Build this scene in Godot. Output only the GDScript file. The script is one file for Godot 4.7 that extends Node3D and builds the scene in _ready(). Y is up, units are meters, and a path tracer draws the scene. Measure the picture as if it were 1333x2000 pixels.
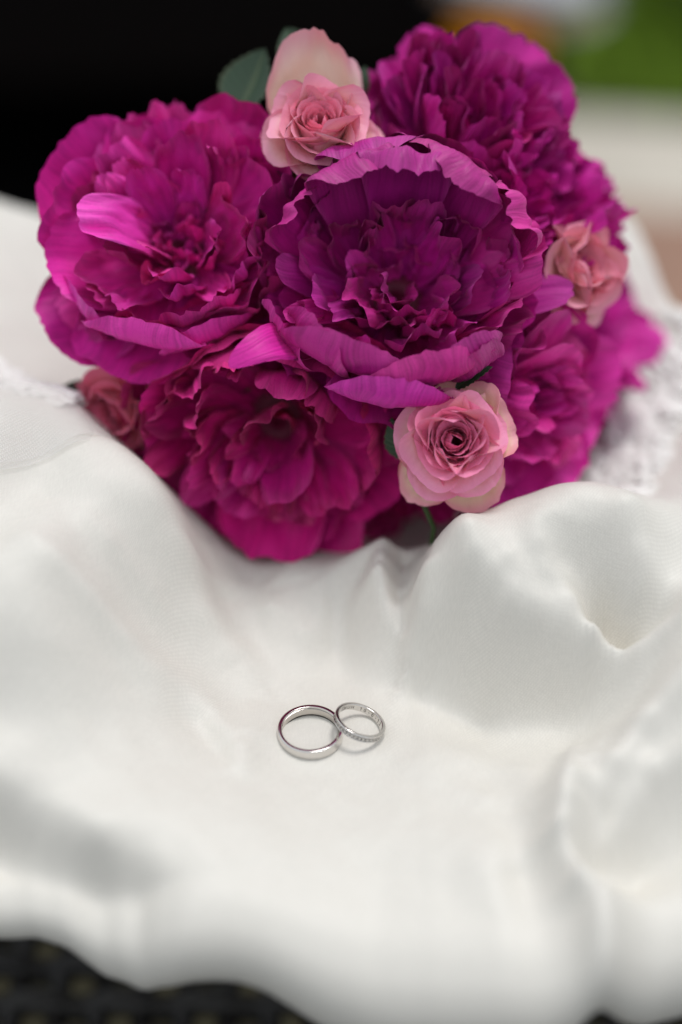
extends Node3D
# A bridal bouquet and two wedding rings on a white satin dress, photographed from close by.

var rng := RandomNumberGenerator.new()
var nz := FastNoiseLite.new()
var names := {}
var M := {}

const GROUND := -0.9


func _ready() -> void:
	rng.seed = 7
	nz.seed = 11
	nz.frequency = 1.0
	nz.fractal_type = FastNoiseLite.FRACTAL_NONE
	view_and_light()
	materials()
	setting()
	wicker_table()
	dress()
	bouquet()
	wedding_rings()


# ---------------------------------------------------------------- camera, sky, sun, exposure
func view_and_light() -> void:
	var cam := Camera3D.new()
	cam.name = "camera"
	var lens := CameraAttributesPhysical.new()
	lens.frustum_focal_length = 33.333
	lens.exposure_aperture = 1.2
	lens.frustum_focus_distance = 0.457
	cam.attributes = lens
	cam.fov = 39.598
	cam.near = 0.02
	cam.far = 80.0
	add_child(cam, true)
	cam.position = Vector3(0.0026, 0.3356, 0.3152)
	cam.rotation_degrees = Vector3(-38, 0, 0)
	cam.fov = 39.598
	cam.current = true

	var we := WorldEnvironment.new()
	we.name = "world_environment"
	var env := Environment.new()
	env.background_mode = Environment.BG_SKY
	var sm := ProceduralSkyMaterial.new()
	sm.sky_top_color = Color(0.95, 0.975, 1.0)
	sm.sky_horizon_color = Color(0.78, 0.80, 0.82)
	sm.sky_curve = 0.35
	sm.ground_bottom_color = Color(0.2, 0.2, 0.18)
	sm.ground_horizon_color = Color(0.4, 0.4, 0.38)
	sm.sky_energy_multiplier = 1.0
	var sky := Sky.new()
	sky.sky_material = sm
	env.sky = sky
	env.background_energy_multiplier = 0.83
	env.tonemap_mode = Environment.TONE_MAPPER_LINEAR
	env.tonemap_exposure = 1.05
	env.sdfgi_enabled = true
	env.ssao_enabled = true
	env.ssil_enabled = true
	we.environment = env
	add_child(we, true)

	var sun := DirectionalLight3D.new()
	sun.name = "sun"
	sun.light_energy = 0.46
	sun.light_angular_distance = 18.0
	sun.light_color = Color(1.0, 0.99, 0.98)
	sun.shadow_enabled = true
	add_child(sun, true)
	sun.look_at_from_position(Vector3(0.16, 1.0, -0.22), Vector3.ZERO)


# ---------------------------------------------------------------- helpers
func numbered(called: String) -> String:
	if not names.has(called):
		names[called] = 0
		return called
	names[called] += 1
	return "%s_%03d" % [called, names[called]]


func thing(called: String, label: String, category: String, at: Transform3D, group := "") -> Node3D:
	var o := Node3D.new()
	o.name = numbered(called)
	add_child(o, true)
	o.transform = at
	o.set_meta("label", label)
	o.set_meta("category", category)
	if group != "":
		o.set_meta("group", group)
	return o


func put(called: String, mesh: Mesh, mat: Material, parent: Node = null) -> MeshInstance3D:
	var o := MeshInstance3D.new()
	o.name = called if parent != null else numbered(called)
	o.mesh = mesh
	o.material_override = mat
	if parent == null:
		add_child(o, true)
	else:
		parent.add_child(o, true)
	return o


func grid_mesh(pos: PackedVector3Array, uv: PackedVector2Array, col: PackedColorArray, nu: int, nv: int, closed_u := false) -> ArrayMesh:
	# vertex (i, j) is at index j * nu + i
	var nor := PackedVector3Array()
	nor.resize(pos.size())
	for j in nv:
		var j0 := maxi(j - 1, 0)
		var j1 := mini(j + 1, nv - 1)
		for i in nu:
			var i0 := maxi(i - 1, 0)
			var i1 := mini(i + 1, nu - 1)
			if closed_u:
				if i == 0: i0 = nu - 2
				if i == nu - 1: i1 = 1
			var du := pos[j * nu + i1] - pos[j * nu + i0]
			var dv := pos[j1 * nu + i] - pos[j0 * nu + i]
			nor[j * nu + i] = dv.cross(du).normalized()
	var idx := PackedInt32Array()
	idx.resize((nu - 1) * (nv - 1) * 6)
	var k := 0
	for j in nv - 1:
		for i in nu - 1:
			var a := j * nu + i
			idx[k] = a; idx[k + 1] = a + 1; idx[k + 2] = a + nu
			idx[k + 3] = a + 1; idx[k + 4] = a + nu + 1; idx[k + 5] = a + nu
			k += 6
	var arr := []
	arr.resize(Mesh.ARRAY_MAX)
	arr[Mesh.ARRAY_VERTEX] = pos
	arr[Mesh.ARRAY_NORMAL] = nor
	if uv.size() > 0:
		arr[Mesh.ARRAY_TEX_UV] = uv
	if col.size() > 0:
		arr[Mesh.ARRAY_COLOR] = col
	arr[Mesh.ARRAY_INDEX] = idx
	var m := ArrayMesh.new()
	m.add_surface_from_arrays(Mesh.PRIMITIVE_TRIANGLES, arr)
	return m


func tube(path: PackedVector3Array, r0: float, r1: float, sides := 8, r_mid := -1.0) -> ArrayMesh:
	var n := path.size()
	var pos := PackedVector3Array()
	var uv := PackedVector2Array()
	var side := Vector3.ZERO
	for j in n:
		var d := (path[mini(j + 1, n - 1)] - path[maxi(j - 1, 0)]).normalized()
		if j == 0:
			side = d.cross(Vector3.UP if absf(d.y) < 0.9 else Vector3.RIGHT).normalized()
		side = (side - d * side.dot(d)).normalized()
		var up := d.cross(side)
		var t := float(j) / (n - 1)
		var r := lerpf(r0, r1, t)
		if r_mid > 0.0:
			r = lerpf(r0, r_mid, t * 2.0) if t < 0.5 else lerpf(r_mid, r1, t * 2.0 - 1.0)
		for i in sides + 1:
			var a := -TAU * i / sides
			pos.append(path[j] + side * cos(a) * r + up * sin(a) * r)
			uv.append(Vector2(float(i) / sides, t * 4.0))
	return grid_mesh(pos, uv, PackedColorArray(), sides + 1, n, true)


func lathe(profile: PackedVector2Array, seg: int) -> ArrayMesh:
	# profile points are (radius, height); the loop is closed by its author
	var pos := PackedVector3Array()
	var uv := PackedVector2Array()
	var nu := profile.size()
	for j in seg + 1:
		var a := TAU * j / seg
		for i in nu:
			pos.append(Vector3(cos(a) * profile[i].x, profile[i].y, sin(a) * profile[i].x))
			uv.append(Vector2(float(i) / nu, float(j) / seg))
	var nor := PackedVector3Array()
	for j in seg + 1:
		var a := TAU * j / seg
		for i in nu:
			var q0 := profile[(i + nu - 2) % (nu - 1)]
			var q1 := profile[(i + 1) % (nu - 1)]
			var d := (q1 - q0).normalized()
			nor.append(Vector3(cos(a) * d.y, -d.x, sin(a) * d.y))
	var idx := PackedInt32Array()
	for j in seg:
		for i in nu - 1:
			var a := j * nu + i
			idx.append_array([a, a + nu, a + 1, a + 1, a + nu, a + nu + 1])
	var arr := []
	arr.resize(Mesh.ARRAY_MAX)
	arr[Mesh.ARRAY_VERTEX] = pos
	arr[Mesh.ARRAY_NORMAL] = nor
	arr[Mesh.ARRAY_TEX_UV] = uv
	arr[Mesh.ARRAY_INDEX] = idx
	var m := ArrayMesh.new()
	m.add_surface_from_arrays(Mesh.PRIMITIVE_TRIANGLES, arr)
	return m


func box(size: Vector3, bevel: float) -> ArrayMesh:
	# a box with chamfered edges
	var st := SurfaceTool.new()
	st.begin(Mesh.PRIMITIVE_TRIANGLES)
	st.set_smooth_group(-1)
	var h := size * 0.5
	var pts := []
	for sx in [-1, 1]:
		for sy in [-1, 1]:
			for sz in [-1, 1]:
				var s := Vector3(sx, sy, sz)
				for ax in 3:
					var p := h - Vector3.ONE * bevel
					p[ax] = h[ax]
					pts.append(p * s)
	var hull := ConvexPolygonShape3D.new()
	hull.points = PackedVector3Array(pts)
	var faces := [] # each face by plane
	for ax in 3:
		for s in [-1.0, 1.0]:
			var n := Vector3.ZERO
			n[ax] = s
			faces.append(n)
	for sx in [-1.0, 1.0]:
		for sy in [-1.0, 1.0]:
			faces.append(Vector3(sx, sy, 0)); faces.append(Vector3(sx, 0, sy)); faces.append(Vector3(0, sx, sy))
			for sz in [-1.0, 1.0]:
				faces.append(Vector3(sx, sy, sz))
	for n: Vector3 in faces:
		var best := -1e9
		for p: Vector3 in pts:
			best = maxf(best, p.dot(n))
		var on := []
		for p: Vector3 in pts:
			if p.dot(n) > best - 1e-7:
				on.append(p)
		if on.size() < 3:
			continue
		var c := Vector3.ZERO
		for p: Vector3 in on:
			c += p
		c /= on.size()
		var e1: Vector3 = (on[0] - c).normalized()
		var e2 := n.normalized().cross(e1)
		on.sort_custom(func(a: Vector3, b: Vector3) -> bool: return atan2((a - c).dot(e2), (a - c).dot(e1)) > atan2((b - c).dot(e2), (b - c).dot(e1)))
		for k in range(1, on.size() - 1):
			for p: Vector3 in [on[0], on[k], on[k + 1]]:
				st.set_uv(Vector2(p.x, p.z))
				st.add_vertex(p)
	st.generate_normals()
	return st.commit()


func std(color: Color, rough: float, spec := 0.5, metal := 0.0) -> StandardMaterial3D:
	var m := StandardMaterial3D.new()
	m.albedo_color = color
	m.roughness = rough
	m.metallic_specular = spec
	m.metallic = metal
	m.cull_mode = BaseMaterial3D.CULL_DISABLED
	return m


func noise_tex(freq: float, w: int, h: int, dark: float, light: float, seed_: int, octaves := 4) -> NoiseTexture2D:
	var n := FastNoiseLite.new()
	n.seed = seed_
	n.frequency = freq
	n.fractal_octaves = octaves
	var t := NoiseTexture2D.new()
	t.width = w
	t.height = h
	t.seamless = true
	t.noise = n
	var g := Gradient.new()
	g.set_color(0, Color(dark, dark, dark))
	g.set_color(1, Color(light, light, light))
	t.color_ramp = g
	return t


# ---------------------------------------------------------------- materials
func materials() -> void:
	# fine veins that run along a petal, as colour and as relief
	var veins := Image.create(512, 256, false, Image.FORMAT_RGB8)
	var relief := Image.create(512, 256, false, Image.FORMAT_RGB8)
	for y in 256:
		for x in 512:
			var u := x / 512.0
			var v := y / 256.0
			var wob := 0.012 * nz.get_noise_2d(u * 9.0, v * 4.0)
			var a := nz.get_noise_2d((u + wob) * 150.0, v * 2.2)
			var b := nz.get_noise_2d((u + wob) * 46.0 + 31.0, v * 1.6)
			var c := nz.get_noise_2d(u * 5.0 + 70.0, v * 5.0)
			var d := nz.get_noise_2d(u * 60.0 + 170.0, v * 60.0)
			var t := clampf(0.955 + 0.07 * a + 0.065 * b + 0.05 * c + 0.025 * d, 0.0, 1.0)
			veins.set_pixel(x, y, Color(t, t, t))
			var r := clampf(0.5 + 0.28 * a + 0.24 * b + 0.1 * d, 0.0, 1.0)
			relief.set_pixel(x, y, Color(r, r, r))
	var veins_t := ImageTexture.create_from_image(veins)
	var relief_t := ImageTexture.create_from_image(relief)

	var p := std(Color.WHITE, 0.5, 0.42)
	p.vertex_color_use_as_albedo = true
	p.albedo_texture = veins_t
	p.heightmap_enabled = true
	p.heightmap_texture = relief_t
	p.heightmap_scale = 0.022
	p.backlight_enabled = true
	p.backlight = Color(0.2, 0.1, 0.16)
	p.rim_enabled = true
	p.rim = 0.1
	p.rim_tint = 0.8
	M.peony = p

	var r := std(Color.WHITE, 0.5, 0.5)
	r.vertex_color_use_as_albedo = true
	r.heightmap_enabled = true
	r.heightmap_texture = relief_t
	r.heightmap_scale = 0.012
	r.backlight_enabled = true
	r.backlight = Color(0.6, 0.5, 0.46)
	r.rim_enabled = true
	r.rim = 0.25
	M.rose = r

	var l := std(Color.WHITE, 0.42, 0.5)
	l.vertex_color_use_as_albedo = true
	l.backlight_enabled = true
	l.backlight = Color(0.16, 0.2, 0.1)
	M.leaf = l
	M.receptacle = std(Color(0.42, 0.03, 0.22), 0.6)
	M.stem = std(Color(0.2, 0.3, 0.12), 0.5)

	# satin: a fine twill
	var slub := Image.create(1024, 1024, false, Image.FORMAT_RGB8)
	var tint := Image.create(1024, 1024, false, Image.FORMAT_RGB8)
	for y in 1024:
		for x in 1024:
			var n := 0.5 * nz.get_noise_2d(x * 0.15, y * 0.022) + 0.5 * nz.get_noise_2d(x * 0.025 + 90.0, y * 0.165)
			var w := sin(TAU * (x + y * 0.5) / 7.31) * (0.6 + 0.4 * n)
			var t := clampf(0.5 + 0.26 * n + 0.2 * w, 0.0, 1.0)
			slub.set_pixel(x, y, Color(t, t, t))
			var c := clampf(0.965 + 0.02 * n + 0.016 * w, 0.0, 1.0)
			tint.set_pixel(x, y, Color(c, c, c))
	var s := std(Color(0.915, 0.9, 0.868), 0.5, 0.45)
	s.albedo_texture = ImageTexture.create_from_image(tint)
	s.heightmap_enabled = true
	s.heightmap_texture = ImageTexture.create_from_image(slub)
	s.heightmap_scale = 0.009
	s.uv1_scale = Vector3(9, 9, 9)
	s.rim_enabled = true
	s.rim = 0.3
	s.backlight_enabled = true
	s.backlight = Color(0.12, 0.12, 0.11)
	M.satin = s

	# tulle: a net of small hexagons, cut out by alpha
	var net := Image.create(120, 208, false, Image.FORMAT_RGBA8)
	for y in 208:
		for x in 120:
			var best := 9e9
			var second := 9e9
			for cy in range(-1, 4):
				for cx in range(-1, 4):
					var c := Vector2(cx * 60.0 + (30.0 if cy % 2 != 0 else 0.0), cy * 52.0 * 1.0 + 26.0)
					var d := c.distance_to(Vector2(x + 0.5, y + 0.5))
					if d < best:
						second = best; best = d
					elif d < second:
						second = d
			var thread := 1.0 - smoothstep(3.0, 8.0, second - best)
			net.set_pixel(x, y, Color(1, 1, 1, 0.22 + 0.6 * thread))
	var tu := std(Color(0.95, 0.94, 0.93, 0.9), 0.7, 0.3)
	tu.albedo_texture = ImageTexture.create_from_image(net)
	tu.transparency = BaseMaterial3D.TRANSPARENCY_ALPHA
	tu.backlight_enabled = true
	tu.backlight = Color(0.5, 0.5, 0.5)
	M.tulle = tu
	M.lace = std(Color(0.95, 0.945, 0.93), 0.75, 0.3)

	M.metal = std(Color(0.86, 0.845, 0.83), 0.12, 0.5, 1.0)
	M.metal_in = std(Color(0.80, 0.775, 0.75), 0.22, 0.5, 1.0)
	M.engraved = std(Color(0.22, 0.2, 0.19), 0.5, 0.5, 0.6)
	var gem := std(Color(1, 1, 1, 0.02), 0.0, 0.5)
	gem.transparency = BaseMaterial3D.TRANSPARENCY_ALPHA
	gem.refraction_enabled = true
	gem.refraction_scale = 0.14
	M.gem = gem

	M.wicker = std(Color(0.085, 0.075, 0.07), 0.5, 0.5)
	M.wicker_pale = std(Color(0.14, 0.13, 0.12), 0.5, 0.5)
	var pave := std(Color(0.70, 0.56, 0.49), 0.9, 0.3)
	pave.albedo_texture = noise_tex(0.02, 256, 256, 0.82, 1.0, 3)
	pave.uv1_triplanar = true
	pave.uv1_world_triplanar = true
	pave.uv1_scale = Vector3.ONE * 0.8
	M.pave = pave
	var con := std(Color(0.88, 0.85, 0.80), 0.9, 0.3)
	con.albedo_texture = noise_tex(0.02, 256, 256, 0.9, 1.0, 5)
	con.uv1_triplanar = true
	con.uv1_world_triplanar = true
	M.concrete = con
	M.soil = std(Color(0.2, 0.19, 0.145), 0.95, 0.2)
	M.asphalt = std(Color(0.03, 0.03, 0.034), 0.95, 0.15)
	M.grass = std(Color(0.76, 0.80, 0.50), 0.6, 0.4)
	M.grass.vertex_color_use_as_albedo = true
	M.grass.backlight_enabled = true
	M.grass.backlight = Color(0.5, 0.5, 0.3)
	M.car = std(Color(0.03, 0.03, 0.036), 0.5, 0.2)
	M.rubber = std(Color(0.03, 0.03, 0.03), 0.9, 0.15)
	M.chrome = std(Color(0.82, 0.85, 0.87), 0.22, 0.5, 1.0)
	M.amber = std(Color(1.0, 0.64, 0.05), 0.35, 0.5)
	M.glass = std(Color(0.03, 0.035, 0.04), 0.05, 0.5)


# ---------------------------------------------------------------- the place behind
func sheet(called: String, mat: Material, corners: Array, y: float) -> MeshInstance3D:
	var st := SurfaceTool.new()
	st.begin(Mesh.PRIMITIVE_TRIANGLES)
	for k in range(1, corners.size() - 1):
		for c: Vector2 in [corners[0], corners[k], corners[k + 1]]:
			st.set_normal(Vector3.UP)
			st.add_vertex(Vector3(c.x, y, c.y))
	var o := put(called, st.commit(), mat)
	o.set_meta("kind", "structure")
	return o


func setting() -> void:
	sheet("ground", M.soil, [Vector2(-30, -45), Vector2(30, -45), Vector2(30, 25), Vector2(-30, 25)], GROUND)
	# brick paving under the table, a pale kerb strip, the dark drive the car stands on
	var p := sheet("paving", M.pave, [Vector2(-6, -2.23), Vector2(0.4, -2.23), Vector2(8, -0.99), Vector2(8, -0.9), Vector2(-6, -0.9)], GROUND + 0.012)
	p.set_meta("kind", "structure")
	sheet("path", M.concrete, [Vector2(-0.5, -2.66), Vector2(0.55, -2.66), Vector2(8, -1.46), Vector2(8, -0.98), Vector2(0.4, -2.22), Vector2(-0.5, -2.22)], GROUND + 0.008)
	sheet("driveway", M.asphalt, [Vector2(-7, -12), Vector2(0.43, -12), Vector2(0.43, -2.15), Vector2(0.2, -1.9), Vector2(-7, -1.4)], GROUND + 0.02)

	# grass blades on the lawn beyond the path
	var st := SurfaceTool.new()
	st.begin(Mesh.PRIMITIVE_TRIANGLES)
	for k in 26000:
		var x := rng.randf_range(0.5, 2.6)
		var z := rng.randf_range(-5.0, -2.2)
		if z > -2.66 + (x - 0.55) * 0.158:
			continue
		var b := Vector3(x, GROUND + 0.001, z)
		var a := rng.randf() * TAU
		var s := Vector3(cos(a), 0, sin(a)) * 0.006
		var tip := b + Vector3(rng.randf_range(-0.03, 0.03), rng.randf_range(0.03, 0.075), rng.randf_range(-0.03, 0.03))
		var c := Color(0.55, 0.80, 0.12).lerp(Color(0.30, 0.55, 0.06), rng.randf())
		for q: Vector3 in [b - s, tip, b + s]:
			st.set_color(c)
			st.set_normal(Vector3.UP)
			st.add_vertex(q)
	var g := put("grass", st.commit(), M.grass)
	g.set_meta("kind", "stuff")
	g.set_meta("label", "bright green lawn beyond the pale path")
	g.set_meta("category", "grass")

	hedge()
	car()


func hedge() -> void:
	var h := thing("hedge", "dark hedge beyond the green lawn at the edge of view", "hedge", Transform3D(Basis(), Vector3(2.0, GROUND, -3.45)))
	var st := SurfaceTool.new()
	st.begin(Mesh.PRIMITIVE_TRIANGLES)
	for k in 7000:
		var q := Vector3(rng.randf_range(-1.15, 1.6), rng.randf_range(0.0, 1.3), rng.randf_range(-0.35, 0.3))
		q.z += 0.1 * nz.get_noise_2d(q.x * 3.0, q.y * 3.0)
		var d := Vector3(rng.randfn(), rng.randfn(), rng.randfn()).normalized() * 0.035
		var e := d.cross(Vector3(rng.randfn(), rng.randfn(), rng.randfn())).normalized() * 0.016
		var c := Color(0.045, 0.06, 0.03).lerp(Color(0.09, 0.08, 0.05), rng.randf())
		for w: Vector3 in [q - d, q + e, q + d, q - d, q + d, q - e]:
			st.set_color(c)
			st.set_normal(d.cross(e).normalized())
			st.add_vertex(w)
	var m := put("leaves", st.commit(), M.leaf, h)
	m.set_meta("kind", "stuff")
	for k in 5:
		put("trunk", tube(PackedVector3Array([Vector3(-0.9 + k * 0.5, 0, 0), Vector3(-0.88 + k * 0.5, 0.5, 0.02), Vector3(-0.9 + k * 0.52, 1.1, 0)]), 0.03, 0.012), M.wicker, h)


func car() -> void:
	# the dark front of a car that stands end on behind the table
	var c := thing("car", "dark car with a chrome bumper and an amber lamp, blurred behind the bouquet", "car", Transform3D(Basis(Vector3.UP, 0.06), Vector3(-0.5, GROUND, -2.1)))
	# body: cross-sections from the nose backwards, each a rounded hump
	var prof := [
		[0.0, 0.30, 0.62, 0.80], [-0.06, 0.22, 0.74, 0.86], [-0.25, 0.18, 0.86, 0.89], [-0.9, 0.17, 0.98, 0.90], [-1.3, 0.17, 1.02, 0.90],
		[-1.75, 0.17, 1.40, 0.88], [-2.1, 0.17, 1.48, 0.86], [-3.0, 0.17, 1.46, 0.86], [-3.6, 0.17, 1.10, 0.88], [-4.1, 0.2, 0.95, 0.86], [-4.25, 0.3, 0.8, 0.78]]
	var pos := PackedVector3Array()
	var nu := 29
	for r in prof:
		for i in nu:
			var t := TAU * i / (nu - 1)
			var cx := cos(t)
			var sy := sin(t)
			var x: float = r[3] * signf(cx) * pow(absf(cx), 0.35)
			var mid: float = (r[1] + r[2]) * 0.5
			var hh: float = (r[2] - r[1]) * 0.5
			pos.append(Vector3(x, mid + hh * signf(sy) * pow(absf(sy), 0.45), r[0]))
	put("body", grid_mesh(pos, PackedVector2Array(), PackedColorArray(), nu, prof.size(), true), M.car, c)
	var cap := PackedVector3Array()
	for j in 2:
		for i in nu:
			cap.append(pos[i] if j == 0 else Vector3(0, 0.46, 0.012))
	put("grille_panel", grid_mesh(cap, PackedVector2Array(), PackedColorArray(), nu, 2, true), M.car, c)
	put("windscreen", box(Vector3(1.3, 0.42, 0.02), 0.008), M.glass, c).transform = Transform3D(Basis(Vector3.RIGHT, -0.75), Vector3(0, 1.235, -1.515))
	for sx in [-0.74, 0.74]:
		for z in [-0.75, -3.35]:
			var w := put("wheel", lathe(PackedVector2Array([Vector2(0.1, -0.1), Vector2(0.2, -0.095), Vector2(0.28, -0.1), Vector2(0.315, -0.06), Vector2(0.315, 0.06), Vector2(0.28, 0.1), Vector2(0.2, 0.095), Vector2(0.1, 0.1), Vector2(0.1, -0.1)]), 40), M.rubber, c)
			w.transform = Transform3D(Basis(Vector3.BACK, PI / 2), Vector3(sx, 0.317, z))
			put("hub_cap", lathe(PackedVector2Array([Vector2(0.001, -0.11), Vector2(0.14, -0.1), Vector2(0.16, -0.06), Vector2(0.16, 0.06), Vector2(0.14, 0.1), Vector2(0.001, 0.11), Vector2(0.001, -0.11)]), 32), M.chrome, w)
	# bumper: a bowed bar round the nose
	var bow := PackedVector3Array()
	for k in 25:
		var t := -1.0 + k / 12.0
		bow.append(Vector3(0.81 + 0.15 * t, 0.475 - 0.035 * t, 0.1 - 0.16 * pow(maxf(t, 0.0), 3.0)))
	put("bumper", tube(bow, 0.04, 0.05, 14), M.chrome, c)
	for sx in [-1.0, 1.0]:
		var lamp := put("lamp", box(Vector3(0.14, 0.06, 0.05), 0.012), M.amber, c)
		lamp.position = Vector3(0.765 * sx, 0.365, 0.05)
		put("lamp_housing", box(Vector3(0.23, 0.12, 0.04), 0.01), M.car, c).position = Vector3(0.765 * sx, 0.365, 0.02)
		var head := put("headlight", lathe(PackedVector2Array([Vector2(0.001, 0.05), Vector2(0.05, 0.045), Vector2(0.085, 0.02), Vector2(0.095, -0.02), Vector2(0.001, -0.03), Vector2(0.001, 0.05)]), 28), M.glass, c)
		head.transform = Transform3D(Basis(Vector3.RIGHT, PI / 2), Vector3(0.62 * sx, 0.64, -0.02))
	put("underside", box(Vector3(1.6, 0.04, 3.7), 0.01), M.rubber, c).position = Vector3(0, 0.16, -2.1)


func wicker_table() -> void:
	var t := thing("wicker_table", "dark woven wicker table top showing below the front edge of the dress", "table", Transform3D(Basis(), Vector3(0, GROUND, -0.06)))
	var top := -GROUND - 0.17
	var step := 0.0170
	# staves run from front to back, weavers across them, over one and under the next
	for k in 38:
		var x := (k - 18.5) * step
		var path := PackedVector3Array()
		for q in 60:
			var z := -0.3 + 0.5 * q / 59.0
			path.append(Vector3(x, top + 0.003 * sin(PI * (z / step + k)), z))
		put("stave", tube(path, 0.0046, 0.0046, 6), M.wicker, t)
	for k in 29:
		var z := -0.3 + (k + 0.5) * step
		var path := PackedVector3Array()
		for q in 105:
			var x := -0.325 + 0.65 * q / 104.0
			path.append(Vector3(x, top - 0.003 * cos(PI * (x / step + k)), z))
		put("weaver", tube(path, 0.0060, 0.0060, 6), M.wicker_pale if k % 2 == 0 else M.wicker, t)
	for sz in [-0.3, 0.205]:
		put("rail", tube(PackedVector3Array([Vector3(-0.335, top - 0.004, sz), Vector3(0, top - 0.004, sz), Vector3(0.335, top - 0.004, sz)]), 0.011, 0.011, 10), M.wicker, t)
	for sx in [-0.335, 0.335]:
		put("rail", tube(PackedVector3Array([Vector3(sx, top - 0.004, -0.3), Vector3(sx, top - 0.004, 0), Vector3(sx, top - 0.004, 0.205)]), 0.011, 0.011, 10), M.wicker, t)
		for sz in [-0.29, 0.195]:
			put("leg", tube(PackedVector3Array([Vector3(sx * 0.97, top - 0.01, sz), Vector3(sx * 1.0, 0.4, sz), Vector3(sx * 1.03, 0.0, sz)]), 0.016, 0.012, 10), M.wicker, t)


# ---------------------------------------------------------------- the dress
# heights that the cloth passes near: (x, height, z)
var rest: Array[Vector3] = [
	Vector3(-0.0001, 0, 0), Vector3(-0.0148, 0, 0.0023), Vector3(0.0179, 0, 0.0023), Vector3(0.0323, 0.001, 0.0054), Vector3(0.0001, 0, 0.0355), Vector3(0.0382, 0.003, 0.038), Vector3(-0.0003, 0.002, -0.0332), Vector3(-0.016, 0.009, -0.046), Vector3(0.0015, 0.009, -0.0513), Vector3(-0.0164, 0.015, -0.0633), Vector3(0.0086, 0.016, -0.0649), Vector3(-0.0307, 0.012, -0.0613),
	Vector3(-0.0342, 0.005, -0.0252), Vector3(-0.0433, 0.014, -0.0405), Vector3(-0.0538, 0.036, -0.0411), Vector3(-0.0586, 0.05, -0.0504), Vector3(-0.0713, 0.062, -0.068), Vector3(-0.091, 0.066, -0.0567), Vector3(-0.1106, 0.072, -0.0773), Vector3(-0.0873, 0.058, -0.0272), Vector3(-0.1032, 0.064, -0.0324), Vector3(-0.0655, 0.03, -0.0228), Vector3(-0.0843, 0.043, 0.003), Vector3(-0.0986, 0.052, 0.0015),
	Vector3(-0.0983, 0.029, 0.0211), Vector3(-0.0696, 0.022, 0.0144), Vector3(-0.0493, 0.01, -0.0083), Vector3(-0.0389, 0.008, 0.0223), Vector3(-0.0972, 0.024, 0.0307), Vector3(-0.0964, 0.019, 0.039), Vector3(-0.0667, 0.016, 0.0413), Vector3(-0.0656, 0.012, 0.0529), Vector3(-0.0434, 0.008, 0.0588), Vector3(-0.0429, 0.005, 0.0671), Vector3(-0.097, 0, 0.0507), Vector3(-0.066, -0.002, 0.0609), Vector3(-0.0432, -0.007, 0.0729), Vector3(-0.0939, 0.003, 0.0647), Vector3(-0.0643, 0, 0.072), Vector3(-0.0255, 0.003, 0.0707), Vector3(-0.0253, -0.004, 0.0808), Vector3(-0.0069, 0.001, 0.0727), Vector3(0.036, 0.001, 0.0727), Vector3(0.059, 0.009, 0.0523), Vector3(0.0966, 0.006, 0.0499),
	Vector3(0.085, 0.005, 0.0756), Vector3(0.0496, 0.001, -0.008), Vector3(0.025, 0.003, -0.0177), Vector3(0.0332, 0.019, -0.025), Vector3(0.0569, 0.022, -0.0135), Vector3(0.0414, 0.011, -0.0166), Vector3(0.0654, 0.013, -0.0099), Vector3(0.041, 0.044, -0.0367), Vector3(0.0575, 0.054, -0.0452), Vector3(0.0738, 0.061, -0.0496), Vector3(0.098, 0.056, -0.0427), Vector3(0.112, 0.042, -0.0339), Vector3(0.0891, 0.016, -0.0069), Vector3(0.1073, 0.036, -0.0045), Vector3(0.1051, 0.024, 0.0163), Vector3(0.0808, 0.008, 0.001),
	Vector3(0.07, 0.012, -0.10), Vector3(0.1, 0.015, -0.10), Vector3(0.12, 0.022, -0.11), Vector3(0.045, 0.0, -0.09), Vector3(-0.07, 0.025, -0.11), Vector3(-0.04, 0.0, -0.10),
	Vector3(0, -0.005, -0.13), Vector3(-0.06, 0.0, -0.13), Vector3(0.06, -0.005, -0.13), Vector3(-0.1, 0.035, -0.16), Vector3(0.1, 0.015, -0.16), Vector3(0.0, 0.0, -0.19), Vector3(-0.16, 0.068, -0.22), Vector3(0.15, 0.040, -0.2), Vector3(0.13, 0.055, -0.245),
	Vector3(0, 0.03, -0.27), Vector3(-0.2, 0.07, -0.1), Vector3(-0.15, 0.066, -0.12), Vector3(0.2, 0.04, -0.1), Vector3(0.14, 0.03, -0.12), Vector3(-0.2, 0.05, 0.0), Vector3(0.2, 0.03, 0.0), Vector3(-0.2, 0.01, 0.08), Vector3(0.2, 0.0, 0.08)]

# folds: each a line of (x, z, height, width), and how much narrower its left side is
var folds := []


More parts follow.
